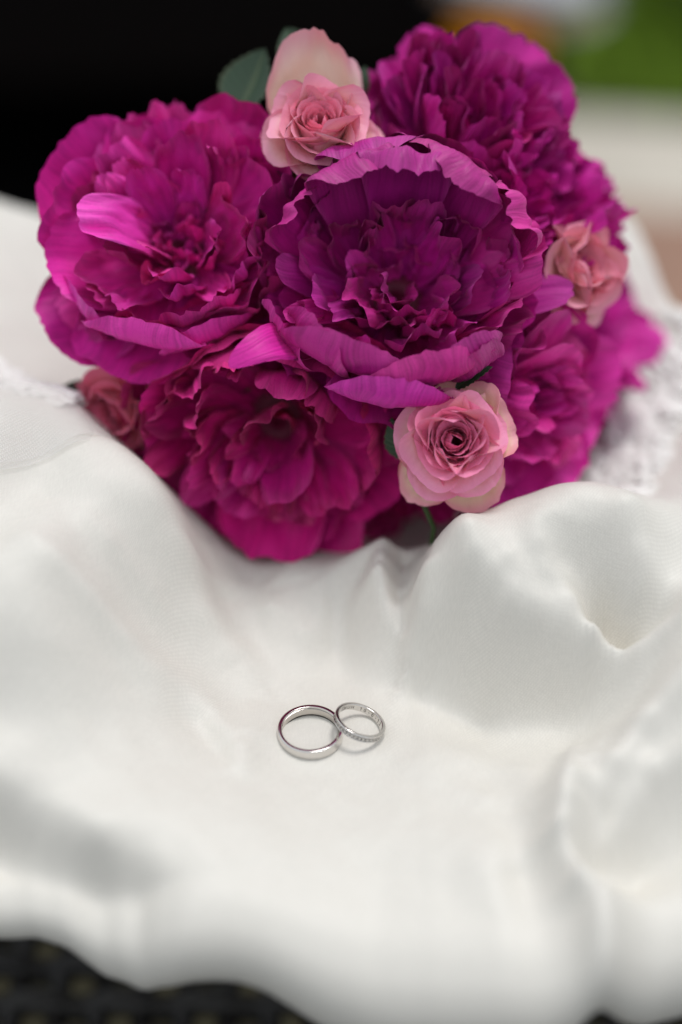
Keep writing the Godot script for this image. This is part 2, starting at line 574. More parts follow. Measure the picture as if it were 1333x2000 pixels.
func fold_lines() -> void:
	folds = [
		# crest of the big billow on the right: from its top down and away to the right
		[1.0, [Vector4(0.0412, -0.0406, 0.004, 0.009), Vector4(0.0435, -0.0295, 0.007, 0.009), Vector4(0.0552, -0.0192, 0.007, 0.009), Vector4(0.0728, -0.0126, 0.007, 0.009), Vector4(0.0874, -0.0085, 0.006, 0.009), Vector4(0.0982, 0.0004, 0, 0.01)]],
		[1.0, [Vector4(0.0117, -0.0262, 0, 0.008), Vector4(0.03, -0.0155, -0.003, 0.008), Vector4(0.0496, -0.0095, -0.004, 0.009), Vector4(0.0703, -0.0029, -0.003, 0.009), Vector4(0.0847, 0.0076, 0, 0.009)]],
		# sharp left lip of the billow
		[2.4, [Vector4(0.0306, -0.0389, 0.004, 0.012), Vector4(0.0286, -0.0352, 0.007, 0.011), Vector4(0.0279, -0.0292, 0.006, 0.01), Vector4(0.025, -0.024, 0.003, 0.008), Vector4(0.03, -0.017, 0, 0.008)]],
		# the hollow to its left and the small hump beside it
		[1.0, [Vector4(0.0245, -0.059, -0.004, 0.007), Vector4(0.0232, -0.0438, -0.004, 0.006), Vector4(0.0238, -0.0315, -0.002, 0.005)]],
		[1.2, [Vector4(-0.0021, -0.0597, 0.002, 0.01), Vector4(0.0165, -0.0627, 0.006, 0.009), Vector4(0.0146, -0.0494, 0.006, 0.007), Vector4(0.0179, -0.0369, 0.003, 0.007), Vector4(0.0236, -0.0252, 0, 0.006)]],
		# pocket in the billow, with its lips
		[1.0, [Vector4(0.0901, -0.0254, -0.002, 0.008), Vector4(0.0859, -0.0221, -0.01, 0.01), Vector4(0.0908, -0.0146, -0.011, 0.009), Vector4(0.1026, -0.0148, -0.006, 0.009), Vector4(0.1118, -0.0173, 0, 0.008)]],
		[1.0, [Vector4(0.0756, -0.0254, 0.003, 0.01), Vector4(0.0767, -0.0197, 0.005, 0.008), Vector4(0.0826, -0.0121, 0.006, 0.007), Vector4(0.094, -0.0081, 0.006, 0.008), Vector4(0.1095, -0.0103, 0.007, 0.01)]],
		[1.0, [Vector4(0.078, -0.0387, 0, 0.012), Vector4(0.0763, -0.0304, -0.003, 0.01), Vector4(0.073, -0.0234, 0, 0.01)]],
		[1.0, [Vector4(0.0941, -0.0401, 0.003, 0.01), Vector4(0.0968, -0.0293, 0.004, 0.01), Vector4(0.103, -0.0213, 0.002, 0.01)]],
		# ridge that comes in from the right edge and runs down to the front
		[1.0, [Vector4(0.1072, 0.0092, 0.006, 0.012), Vector4(0.0925, 0.0188, 0.008, 0.01), Vector4(0.0825, 0.0299, 0.008, 0.009), Vector4(0.0742, 0.044, 0.004, 0.008), Vector4(0.0692, 0.0554, 0, 0.008)]],
		[1.0, [Vector4(0.1051, 0.0291, 0.004, 0.009), Vector4(0.094, 0.0339, 0.005, 0.008), Vector4(0.0815, 0.0497, 0.002, 0.008)]],
		[1.6, [Vector4(0.0732, 0.0161, 0.003, 0.006), Vector4(0.0681, 0.0353, 0.007, 0.009), Vector4(0.0648, 0.0523, 0.008, 0.01), Vector4(0.0688, 0.0676, 0.007, 0.01), Vector4(0.0797, 0.0822, 0.007, 0.011), Vector4(0.0872, 0.0958, 0.006, 0.012)]],
		[1.0, [Vector4(0.0769, 0.0318, -0.002, 0.007), Vector4(0.0752, 0.0557, -0.007, 0.011), Vector4(0.087, 0.0557, -0.006, 0.013), Vector4(0.1032, 0.0499, -0.003, 0.014)]],
		# soft ridge in front of the rings on the right
		[1.0, [Vector4(0.0175, 0.0161, 0, 0.012), Vector4(0.0431, 0.0128, 0.002, 0.012), Vector4(0.0581, 0.0208, 0.003, 0.012), Vector4(0.064, 0.0366, 0.003, 0.014)]],
		[1.0, [Vector4(0.0229, 0.0402, 0.001, 0.02), Vector4(0.0459, 0.0559, 0.002, 0.016), Vector4(0.0511, 0.0784, 0.001, 0.016)]],
		[1.0, [Vector4(0.0533, 0.0388, -0.002, 0.01), Vector4(0.0557, 0.0603, -0.003, 0.01), Vector4(0.0567, 0.0784, -0.001, 0.01)]],
		# left: the long bright ridge that runs from the left edge to the front
		[1.0, [Vector4(-0.1057, 0.0348, 0.002, 0.01), Vector4(-0.0776, 0.0479, 0.003, 0.01), Vector4(-0.0501, 0.0631, 0.003, 0.01), Vector4(-0.0238, 0.0749, 0.002, 0.012), Vector4(-0.0039, 0.0834, 0, 0.014)]],
		[1.0, [Vector4(-0.1067, 0.047, -0.003, 0.009), Vector4(-0.081, 0.0571, -0.005, 0.01), Vector4(-0.0563, 0.0679, -0.009, 0.011), Vector4(-0.0385, 0.0761, -0.007, 0.01), Vector4(-0.0267, 0.083, -0.001, 0.009)]],
		[1.0, [Vector4(-0.1031, 0.0621, 0.002, 0.008), Vector4(-0.079, 0.0683, 0.003, 0.008), Vector4(-0.0611, 0.0745, 0.001, 0.008), Vector4(-0.0495, 0.0792, 0, 0.008)]],
		# left: nest wall round the bouquet, running down to the flat
		[0.8, [Vector4(-0.0681, -0.0679, 0.002, 0.01), Vector4(-0.0526, -0.054, 0.006, 0.011), Vector4(-0.0465, -0.0476, 0.008, 0.01), Vector4(-0.0398, -0.039, 0.006, 0.01), Vector4(-0.0291, -0.0266, 0.002, 0.01)]],
		[1.0, [Vector4(-0.0473, -0.0628, -0.002, 0.008), Vector4(-0.0404, -0.0483, -0.004, 0.008), Vector4(-0.0347, -0.0369, -0.002, 0.008)]],
		[1.0, [Vector4(-0.0893, -0.0928, 0.004, 0.02), Vector4(-0.0959, -0.0484, -0.004, 0.018), Vector4(-0.1088, -0.0299, -0.004, 0.018)]],
		[1.0, [Vector4(-0.0934, -0.0195, 0.002, 0.016), Vector4(-0.0728, -0.0156, 0.004, 0.013), Vector4(-0.054, -0.0089, 0.003, 0.01), Vector4(-0.0408, -0.0009, 0, 0.01)]],
		# small creases left of the rings
		[1.0, [Vector4(-0.0485, -0.0177, 0, 0.006), Vector4(-0.0377, -0.0032, 0.0014, 0.006), Vector4(-0.0304, 0.0115, 0.0016, 0.006), Vector4(-0.025, 0.0252, 0, 0.006)]],
		[1.0, [Vector4(-0.0528, -0.0106, 0, 0.005), Vector4(-0.0455, 0.0013, -0.0012, 0.006), Vector4(-0.0352, 0.0128, -0.001, 0.006), Vector4(-0.0315, 0.0211, 0, 0.005)]],
		[1.0, [Vector4(-0.0269, 0.0191, 0.001, 0.006), Vector4(-0.026, 0.0041, 0.002, 0.007), Vector4(-0.0252, -0.013, 0, 0.008)]],
		[1.0, [Vector4(-0.0162, -0.0559, 0, 0.008), Vector4(-0.0107, -0.039, 0.002, 0.008), Vector4(-0.0087, -0.0248, 0, 0.01)]],
		[1.0, [Vector4(-0.0003, -0.0528, 0, 0.006), Vector4(0.0015, -0.0365, -0.0018, 0.008), Vector4(0.0066, -0.0234, -0.001, 0.01)]],
		# small puckers that gather under the bouquet and along the billow
		[1.0, [Vector4(-0.0234, -0.0603, 0, 0.004), Vector4(-0.0213, -0.0471, 0.0016, 0.005), Vector4(-0.0182, -0.0272, 0, 0.006)]],
		[1.0, [Vector4(-0.0056, -0.0592, 0, 0.004), Vector4(-0.0042, -0.0486, 0.0016, 0.004), Vector4(-0.0019, -0.0297, 0, 0.006)]],
		[1.0, [Vector4(0.0068, -0.0594, 0, 0.004), Vector4(0.0085, -0.046, 0.0014, 0.004), Vector4(0.0118, -0.0311, 0, 0.006)]],
		[1.0, [Vector4(0.0378, -0.0277, 0, 0.004), Vector4(0.0457, -0.0186, 0.0014, 0.004), Vector4(0.0621, -0.0141, 0.0012, 0.005), Vector4(0.0771, -0.011, 0, 0.005)]],
		[1.0, [Vector4(0.0495, -0.0406, 0, 0.005), Vector4(0.0554, -0.0287, 0.0016, 0.005), Vector4(0.0664, -0.0195, 0, 0.005)]],
		[1.0, [Vector4(0.0622, -0.044, 0, 0.005), Vector4(0.065, -0.033, 0.0014, 0.005), Vector4(0.0678, -0.0238, 0, 0.005)]],
		[1.0, [Vector4(-0.0839, -0.0416, 0, 0.006), Vector4(-0.07, -0.0345, 0.0016, 0.006), Vector4(-0.0583, -0.03, 0.0014, 0.006), Vector4(-0.0504, -0.0245, 0, 0.006)]],
		[1.0, [Vector4(-0.0997, -0.0273, 0, 0.007), Vector4(-0.0827, -0.018, 0.0016, 0.007), Vector4(-0.0648, -0.01, 0.0012, 0.007), Vector4(-0.0515, 0.0029, 0, 0.007)]],
		[1.0, [Vector4(0.0315, 0.0211, 0, 0.006), Vector4(0.0463, 0.031, 0.001, 0.006), Vector4(0.0586, 0.0443, 0, 0.006)]],
		[1.0, [Vector4(0.0856, 0.0092, 0, 0.005), Vector4(0.08, 0.0182, 0.0022, 0.005), Vector4(0.0744, 0.0327, 0.0018, 0.005), Vector4(0.0713, 0.0443, 0, 0.005)]]]
	for f in folds:
		var lo := Vector2(9, 9)
		var hi := Vector2(-9, -9)
		for p: Vector4 in f[1]:
			lo = lo.min(Vector2(p.x - p.w * 4.2, p.y - p.w * 4.2))
			hi = hi.max(Vector2(p.x + p.w * 4.2, p.y + p.w * 4.2))
		f.append(lo)
		f.append(hi)


var tps := PackedFloat64Array()


func solve_base() -> void:
	# a thin plate through the heights in rest: one weight for each, then a plane
	var n := rest.size()
	var m := n + 3
	var a: Array[PackedFloat64Array] = []
	for i in m:
		var row := PackedFloat64Array()
		row.resize(m + 1)
		if i < n:
			for j in n:
				row[j] = plate(rest[i].x - rest[j].x, rest[i].z - rest[j].z)
			row[i] += 0.00004
			row[n] = 1.0
			row[n + 1] = rest[i].x
			row[n + 2] = rest[i].z
			row[m] = rest[i].y
		else:
			for j in n:
				row[j] = 1.0 if i == n else (rest[j].x if i == n + 1 else rest[j].z)
		a.append(row)
	for c in m:
		var best := c
		for r in range(c + 1, m):
			if absf(a[r][c]) > absf(a[best][c]):
				best = r
		var keep := a[c]
		a[c] = a[best]
		a[best] = keep
		var top := a[c]
		for r in range(c + 1, m):
			var row := a[r]
			var k := row[c] / top[c]
			if k == 0.0:
				continue
			for q in range(c, m + 1):
				row[q] -= k * top[q]
			a[r] = row
	tps.resize(m)
	for c in range(m - 1, -1, -1):
		var v := a[c][m]
		for q in range(c + 1, m):
			v -= a[c][q] * tps[q]
		tps[c] = v / a[c][c]


func plate(dx: float, dz: float) -> float:
	var d2 := dx * dx + dz * dz + 1e-8
	return d2 * log(d2) * 0.5


func cloth_h(x: float, z: float) -> float:
	var n := rest.size()
	var h := tps[n] + tps[n + 1] * x + tps[n + 2] * z
	for k in n:
		var p := rest[k]
		var d2 := (p.x - x) * (p.x - x) + (p.z - z) * (p.z - z) + 1e-8
		h += tps[k] * d2 * log(d2) * 0.5
	h = clampf(h, -0.03, 0.09)
	for f in folds:
		var lo: Vector2 = f[2]
		var hi: Vector2 = f[3]
		if x < lo.x or x > hi.x or z < lo.y or z > hi.y:
			continue
		var asym: float = f[0]
		var pts: Array = f[1]
		var sum := 0.0
		var wsum := 1e-12
		for k in pts.size() - 1:
			var a: Vector4 = pts[k]
			var b: Vector4 = pts[k + 1]
			var ex := b.x - a.x
			var ez := b.y - a.y
			var t := clampf(((x - a.x) * ex + (z - a.y) * ez) / (ex * ex + ez * ez), 0.0, 1.0)
			var dx := x - a.x - ex * t
			var dz := z - a.y - ez * t
			var d := sqrt(dx * dx + dz * dz)
			var wd := lerpf(a.w, b.w, t) * 0.85
			if ex * dz - ez * dx > 0.0:
				d *= asym
			var ratio := d / wd
			if ratio > 5.0:
				continue
			var q := sqrt(ratio * ratio + 0.05) - 0.2236
			var prof := exp(-1.3 * pow(q, 1.4))
			var share := prof * prof * prof + 1e-9
			sum += share * prof * lerpf(a.z, b.z, t)
			wsum += share
		h += 1.9 * sum / wsum
	h += 0.0009 * nz.get_noise_2d(x * 28.0, z * 28.0) + 0.00035 * nz.get_noise_2d(x * 55.0 - z * 30.0, z * 40.0 + 7.0) + 0.00018 * nz.get_noise_2d(x * 90.0 + z * 40.0, z * 90.0)
	return h


func edge_at(points: Array, x: float) -> float:
	var n := points.size()
	if x <= points[0].x: return points[0].y
	for k in n - 1:
		var a: Vector2 = points[k]
		var b: Vector2 = points[k + 1]
		if x <= b.x:
			var p0: Vector2 = points[maxi(k - 1, 0)]
			var p3: Vector2 = points[mini(k + 2, n - 1)]
			return cubic_interpolate(a.y, b.y, p0.y, p3.y, (x - a.x) / (b.x - a.x))
	return points[n - 1].y


func dress() -> void:
	fold_lines()
	solve_base()
	var d := thing("wedding_dress", "ivory white satin dress lying in soft folds under the bouquet and rings", "dress", Transform3D(Basis(), Vector3.ZERO))
	var front := [Vector2(-0.33, 0.03), Vector2(-0.17, 0.050), Vector2(-0.093, 0.055), Vector2(-0.05, 0.063), Vector2(-0.024, 0.063), Vector2(0.0, 0.068), Vector2(0.03, 0.072), Vector2(0.06, 0.076), Vector2(0.094, 0.066), Vector2(0.15, 0.055), Vector2(0.33, 0.03)]
	var back := [Vector2(-0.33, -0.25), Vector2(-0.145, -0.245), Vector2(-0.1, -0.25), Vector2(0.0, -0.29), Vector2(0.1, -0.26), Vector2(0.13, -0.245), Vector2(0.142, -0.2), Vector2(0.18, -0.2), Vector2(0.33, -0.24)]
	var nx := 330
	var nm := 300
	var nf := 26
	var nb := 14
	var nv := nb + nm + nf
	var pos := PackedVector3Array()
	var uv := PackedVector2Array()
	pos.resize(nx * nv)
	uv.resize(nx * nv)
	for i in nx:
		var x := -0.33 + 0.66 * i / (nx - 1)
		var zf := edge_at(front, x)
		var zb := edge_at(back, x)
		var hf := cloth_h(x, zf)
		var hb := cloth_h(x, zb)
		var rf := lerpf(0.011, 0.021, smoothstep(-0.09, 0.0, x)) + 0.003 * nz.get_noise_2d(x * 14.0, 3.0)
		var s := 0.0
		for j in nv:
			var p: Vector3
			if j < nb:
				var a := deg_to_rad(165.0) * (nb - j) / nb
				p = Vector3(x, hb - 0.018 * (1.0 - cos(a)), zb - 0.018 * sin(a))
			elif j < nb + nm:
				var z := lerpf(zb, zf, float(j - nb) / (nm - 1))
				p = Vector3(x, cloth_h(x, z), z)
			else:
				var a := deg_to_rad(170.0) * (j - nb - nm + 1) / nf
				p = Vector3(x, hf - rf * (1.0 - cos(a)), zf + rf * sin(a))
			# the sides hang off the table
			var over := maxf(0.0, absf(x) - 0.29)
			p.y -= over * over * 30.0
			pos[j * nx + i] = p
			if j > 0:
				s += pos[(j - 1) * nx + i].distance_to(p)
			uv[j * nx + i] = Vector2(x, s)
	# soften the join where the sheet turns over its edges
	for pass_ in 3:
		for j in range(nb + nm - 6, nb + nm + 6):
			for i in nx:
				pos[j * nx + i] = (pos[(j - 1) * nx + i] + pos[j * nx + i] * 2.0 + pos[(j + 1) * nx + i]) * 0.25
	put("skirt", grid_mesh(pos, uv, PackedColorArray(), nx, nv), M.satin, d)

	# tulle of the veil over the left side
	var veil := thing("veil", "sheer white tulle veil laid over the dress left of the bouquet", "veil", Transform3D(Basis(), Vector3.ZERO))
	var tp := PackedVector3Array()
	var tu := PackedVector2Array()
	var top := [Vector2(-0.1643, -0.141), Vector2(-0.1167, -0.1104), Vector2(-0.0949, -0.0933), Vector2(-0.0731, -0.0749)]
	var low := [Vector2(-0.136, -0.0286), Vector2(-0.1063, -0.0517), Vector2(-0.0904, -0.0615), Vector2(-0.0719, -0.0728)]
	for layer in 2:
		tp.clear()
		tu.clear()
		for j in 30:
			for i in 50:
				var t := i / 49.0 * 3.0
				var k := mini(int(t), 2)
				var a: Vector2 = top[k].lerp(top[k + 1], t - k)
				var b: Vector2 = low[k].lerp(low[k + 1], t - k)
				var v := j / 29.0
				var q := a.lerp(b, v)
				var lift := 0.0016 + 0.0012 * sin(PI * v) + layer * (0.0012 + 0.001 * sin(PI * v)) + 0.0005 * nz.get_noise_2d(q.x * 50.0, q.y * 50.0 + layer * 9.0)
				lift -= smoothstep(0.78, 1.0, i / 49.0) * 0.006
				tp.append(Vector3(q.x, cloth_h(q.x, q.y) + lift, q.y - layer * 0.002))
				tu.append(Vector2(q.x, q.y) * (400.0 + layer * 17.0))
		put("tulle_layer", grid_mesh(tp, tu, PackedColorArray(), 50, 30), M.tulle, veil)

	# lace: bands of small raised rosettes along the bodice edges
	lace_band(d, [Vector2(-0.13, -0.1232), Vector2(-0.1119, -0.1127), Vector2(-0.0994, -0.1009), Vector2(-0.0887, -0.0974)], 0.016, 150)
	lace_band(d, [Vector2(0.1447, -0.1963), Vector2(0.1283, -0.1647), Vector2(0.1165, -0.1324), Vector2(0.1053, -0.1064), Vector2(0.0961, -0.0878)], 0.024, 260)


func lace_band(parent: Node3D, line: Array, width: float, count: int) -> void:
	var st := SurfaceTool.new()
	st.begin(Mesh.PRIMITIVE_TRIANGLES)
	for n in count:
		var t := rng.randf() * (line.size() - 1.001)
		var k := int(t)
		var a: Vector2 = line[k]
		var b: Vector2 = line[k + 1]
		var q: Vector2 = a.lerp(b, t - k) + (b - a).orthogonal().normalized() * rng.randf_range(-0.5, 0.5) * width
		var c := Vector3(q.x, cloth_h(q.x, q.y) + 0.001, q.y)
		var r := rng.randf_range(0.0018, 0.0036)
		var a0 := rng.randf() * TAU
		for pet in 6:
			var a1 := a0 + TAU * pet / 6.0
			var o := c + Vector3(cos(a1), 0, sin(a1)) * r + Vector3(0, 0.0006, 0)
			for e in 6:
				var f0 := TAU * e / 6.0
				var f1 := TAU * (e + 1) / 6.0
				st.add_vertex(o + Vector3(0, 0.0012, 0))
				st.add_vertex(o + Vector3(cos(f0), 0, sin(f0)) * r * 0.6)
				st.add_vertex(o + Vector3(cos(f1), 0, sin(f1)) * r * 0.6)
	st.generate_normals()
	var m := put("lace_trim", st.commit(), M.lace, parent)
	m.set_meta("kind", "stuff")


# ---------------------------------------------------------------- petals and flowers
# A petal grows from its flower's axis (the Y axis of its flower): its mid line leaves the axis at an angle (lean), bends back towards
# it (bend), and may turn over at the tip (curl); across, it follows a circle about the axis (wrap 1) or a flatter or tighter one.
func petal(o: Node3D, called: String, p: Dictionary, mat: Material) -> MeshInstance3D:
	var nu: int = p.get("nu", 15)
	var nv: int = p.get("nv", 14)
	var length: float = p.l
	var wid: float = p.w
	var phi: float = deg_to_rad(p.phi)
	var lean: float = deg_to_rad(p.lean)
	var bend: float = deg_to_rad(p.get("bend", 0.0))
	var bpow: float = p.get("bpow", 1.2)
	var curl: float = deg_to_rad(p.get("curl", 0.0))
	var curl_at: float = p.get("curl_at", 0.65)
	var r0: float = p.get("r", 0.005)
	var h0: float = p.get("h", 0.0)
	var wrap: float = p.get("wrap", 1.0)
	var base_w: float = p.get("base", 0.35)
	var tip: float = p.get("tip", 0.45)
	var point: float = p.get("point", 2.2)
	var notch: float = p.get("notch", 0.08)
	var ruffle: float = p.get("ruffle", 0.002)
	var waves: float = p.get("waves", 3.0)
	var twist: float = deg_to_rad(p.get("twist", 0.0))
	var spiral: float = p.get("spiral", 0.0)
	var yaw: float = deg_to_rad(p.get("yaw", 0.0))
	var seed_: float = p.get("seed", rng.randf() * 500.0)
	var c0: Color = p.c0
	var c1: Color = p.c1
	var rim: Color = p.get("rim", c1)
	var steps := 40
	var mid := PackedVector2Array()
	var ang := PackedFloat32Array()
	var cur := Vector2(r0, h0)
	if p.has("tip_at"):
		# a mid line that runs to a given place and ends at a given angle from the axis
		var goal: Vector2 = p.tip_at
		var e := deg_to_rad(p.end)
		var via := goal - Vector2(sin(e), cos(e)) * cur.distance_to(goal) * float(p.get("reach", 0.6))
		length = 0.0
		for k in steps + 1:
			var t := float(k) / steps
			var q := cur.lerp(via, t).lerp(via.lerp(goal, t), t)
			var d := via.lerp(goal, t) - cur.lerp(via, t)
			if k > 0:
				length += q.distance_to(mid[k - 1])
			mid.append(q)
			ang.append(atan2(d.x, d.y))
			if k > 0 and ang[k] - ang[k - 1] > PI:
				ang[k] -= TAU
			elif k > 0 and ang[k] - ang[k - 1] < -PI:
				ang[k] += TAU
	for k in (0 if p.has("tip_at") else steps + 1):
		var t := float(k) / steps
		var a := lean - bend * pow(t, bpow)
		if t > curl_at:
			var q := (t - curl_at) / (1.0 - curl_at)
			a += curl * q * q * (2.0 - q)
		mid.append(cur)
		ang.append(a)
		cur += Vector2(sin(a), cos(a)) * (length / steps)
	var pos := PackedVector3Array()
	var uv := PackedVector2Array()
	var col := PackedColorArray()
	pos.resize(nu * nv); uv.resize(nu * nv); col.resize(nu * nv)
	var rad := Vector3(cos(phi), 0, sin(phi))
	var tan := Vector3(-sin(phi), 0, cos(phi))
	var u_off := rng.randf()
	for i in nu:
		var u := 2.0 * i / (nu - 1) - 1.0
		var au := absf(u)
		var lf := (1.0 - tip) + tip * pow(maxf(0.0, 1.0 - pow(au, point)), 1.0 / point)
		var n1 := nz.get_noise_2d(u * 2.4 + seed_, 3.7)
		var n2 := nz.get_noise_2d(u * 7.0 + seed_, 9.1)
		lf -= notch * (0.55 * absf(n1) * 2.0 + 0.5 * maxf(0.0, n2)) * (1.0 - 0.4 * au)
		for j in nv:
			var v := float(j) / (nv - 1)
			var t := clampf(v * lf, 0.0, 1.0)
			var ft := t * steps
			var k := mini(int(ft), steps - 1)
			var m := mid[k].lerp(mid[k + 1], ft - k)
			var a := lerpf(ang[k], ang[k + 1], ft - k)
			var wv := minf(t / 0.62, 1.0)
			var half := 0.5 * wid * (base_w + (1.0 - base_w) * sin(wv * PI * 0.5))
			var s := u * half
			var big := maxf(maxf(m.x, 0.004) * wrap, half / 2.3)
			var lat := big * sin(s / big)
			var inn := big * (1.0 - cos(s / big))
			var rv := ruffle * smoothstep(0.45, 1.0, v) * (sin(u * waves * PI + seed_ * 7.0 + v * 1.5) * (0.35 + 0.65 * au) + 1.1 * nz.get_noise_2d(u * waves * 0.8 + seed_, v * 1.6))
			rv += ruffle * 0.45 * nz.get_noise_2d(u * 2.0 + seed_ + 40.0, v * 2.5)
			rv += 0.00022 * nz.get_noise_2d(u * 13.0 + seed_ + 40.0, v * 5.0)
			inn += rv
			var ct := cos(twist * t)
			var stw := sin(twist * t)
			var lat2 := lat * ct - inn * stw
			var inn2 := lat * stw + inn * ct
			lat2 += length * t * sin(yaw)
			inn2 -= spiral * u * v
			# inward normal in the plane of the mid line
			pos[j * nu + i] = rad * (m.x - cos(a) * inn2) + Vector3(0, m.y + sin(a) * inn2, 0) + tan * lat2
			uv[j * nu + i] = Vector2(u * half * 9.0 + u_off, v * length * 14.0)
			var edge := maxf(smoothstep(0.72, 1.0, v), smoothstep(0.8, 1.0, au) * smoothstep(0.2, 0.5, v))
			col[j * nu + i] = c0.lerp(c1, smoothstep(0.1, 0.8, v)).lerp(rim, edge * 0.8)
	return put(called, grid_mesh(pos, uv, col, nu, nv), mat, o)


func ring_of(o: Node3D, n: int, p: Dictionary, j: float, mat: Material) -> void:
	# n petals round the axis, each like p but for chance
	var start: float = p.get("phi", rng.randf() * 360.0)
	for k in n:
		var q := p.duplicate()
		q.phi = start + 360.0 * (k + rng.randf_range(-0.3, 0.3) * j) / n
		q.l = p.l * (1.0 + rng.randf_range(-0.13, 0.10) * j)
		q.w = p.w * (1.0 + rng.randf_range(-0.25, 0.2) * j)
		q.lean = p.lean + rng.randf_range(-10, 10) * j
		q.bend = p.get("bend", 0.0) + rng.randf_range(-14, 14) * j
		q.twist = rng.randf_range(-14, 14) * j
		q.yaw = rng.randf_range(-6, 6) * j
		q.curl = p.get("curl", 0.0) + rng.randf_range(-25, 25) * j
		q.waves = p.get("waves", 3.0) * rng.randf_range(0.7, 1.3)
		q.r = p.get("r", 0.005) * rng.randf_range(0.8, 1.2)
		q.h = p.get("h", 0.0) + rng.randf_range(-0.0015, 0.0015) * j
		var tone := rng.randf_range(0.85, 1.12)
		q.c0 = p.c0 * tone
		q.c1 = p.c1 * tone
		q.rim = p.get("rim", p.c1) * tone
		petal(o, "petal", q, mat)


func stand(base: Vector3, axis: Vector3, roll := 0.0) -> Transform3D:
	var x := (Vector3.RIGHT - axis * axis.x).normalized()
	return Transform3D(Basis(x, axis, x.cross(axis)), base).rotated_local(Vector3.UP, deg_to_rad(roll))


func stem_of(o: Node3D, reach: Vector3) -> void:
	# a stem from the flower's base to where the stems are bound
	var q := o.transform.affine_inverse() * reach
	var path := PackedVector3Array()
	for k in 9:
		var t := k / 8.0
		path.append(Vector3(0, 0.002, 0).bezier_interpolate(Vector3(0, -0.03, 0), q * 0.7, q, t))
	put("stem", tube(path, 0.0028, 0.0022, 7), M.stem, o)
	for k in 5:
		petal(o, "sepal", {"phi": k * 72.0 + 10.0, "l": 0.018, "w": 0.011, "lean": 80.0, "bend": 60.0, "r": 0.003, "h": -0.002, "tip": 0.8, "point": 1.6, "notch": 0.0, "ruffle": 0.0004, "nu": 7, "nv": 7, "c0": Color(0.06, 0.12, 0.03), "c1": Color(0.07, 0.14, 0.035)}, M.leaf)


const BOUND := Vector3(0.0, 0.055, -0.235)


func peony(label: String, face: Vector3, axis: Vector3, size: float, depth: float, hue: Color, layers: Array, roll := 0.0) -> Node3D:
	var o := thing("peony", label, "peony", stand(face - axis * depth, axis, roll), "magenta peonies of the bouquet")
	for l in layers:
		var p: Dictionary = l[1].duplicate()
		p.l *= size
		p.w *= size
		p.r = p.get("r", 0.005) * size
		p.h = p.get("h", 0.0) * size
		p.c0 = hue * 0.9
		p.c1 = hue
		p.rim = hue.lerp(Color(hue.r * 1.12, hue.g + 0.02, hue.b * 1.2), 0.7)
		ring_of(o, l[0], p, p.get("j", 1.0), M.peony)
	put("receptacle", lathe(PackedVector2Array([Vector2(0.0005, 0.006), Vector2(0.007, 0.0055), Vector2(0.012, 0.003), Vector2(0.013, 0.0), Vector2(0.010, -0.004), Vector2(0.0005, -0.006), Vector2(0.0005, 0.006)]), 20), M.receptacle, o)
	stem_of(o, BOUND)
	return o


func bloom(o: Node3D, hue: Color, unit: float, rows: Array) -> void:
	# petals one by one: [turn about the axis, how far out the tip is, width, height of the tip, angle at the tip, ruffle, tone]
	for row: Array in rows:
		for twin in 2:
			var far: float = row[1] * unit
			var wide: float = row[2] * unit
			if twin == 1 and (wide > 0.023 or far > 0.040 or rng.randf() < 0.45):
				continue
			var ruffle: float = row[5] * 0.001 if row.size() > 5 else 0.0022
			ruffle *= rng.randf_range(0.7, 1.25)
			var tone: float = row[6] if row.size() > 6 else 1.0
			tone *= rng.randf_range(0.70, 1.1)
			var cool := rng.randf_range(0.84, 1.14)
			var phi: float = row[0]
			var high: float = row[3] * 0.001 + rng.randf_range(-0.0015, 0.0015)
			var end: float = row[4] + rng.randf_range(-12, 12)
			if twin == 1:
				phi += rng.randf_range(8, 26) * (1 if rng.randf() < 0.5 else -1)
				far *= rng.randf_range(0.85, 1.12)
				wide *= rng.randf_range(0.55, 0.85)
				high -= rng.randf_range(0.002, 0.007)
				end += rng.randf_range(-25, 25)
				ruffle *= 1.3
			var c := Color(hue.r * tone, hue.g * tone + maxf(0.0, tone - 1.02) * 0.14, hue.b * tone * cool)
			var fine := wide > 0.015
			petal(o, "petal", {"phi": phi, "l": 0.05, "w": wide, "lean": 0.0, "tip_at": Vector2(far, high), "end": end, "r": minf(0.009, 0.002 + far * 0.25), "h": 0.002,
				"wrap": clampf((0.85 + 0.012 / maxf(far, 0.008)) * rng.randf_range(0.7, 1.35), 0.7, 2.4), "base": 0.3, "tip": 0.36 if wide > 0.012 else 0.5, "point": 2.5, "notch": rng.randf_range(0.02, 0.08) if ruffle > 0.0016 else 0.025, "ruffle": ruffle, "waves": clampf(wide * 75.0, 1.0, 2.6),
				"twist": rng.randf_range(-18, 18) * (1.0 if wide < 0.024 else 0.4), "yaw": rng.randf_range(-5, 5), "nu": 27 if fine else 17, "nv": 24 if fine else 16, "c0": c * 0.93, "c1": c, "rim": c.lerp(Color(c.r * 1.08, c.g + 0.035, c.b * 1.15), 0.9)}, M.peony)


func hero(o: Node3D, hue: Color, p: Dictionary) -> void:
	if not p.has("c0"):
		p.c0 = hue * 0.92
		p.c1 = hue
		p.rim = hue.lerp(Color(hue.r * 1.15, hue.g + 0.03, hue.b * 1.25), 0.8)
	if not p.has("nu"):
		p.nu = 25
		p.nv = 22
	petal(o, "petal", p, M.peony)


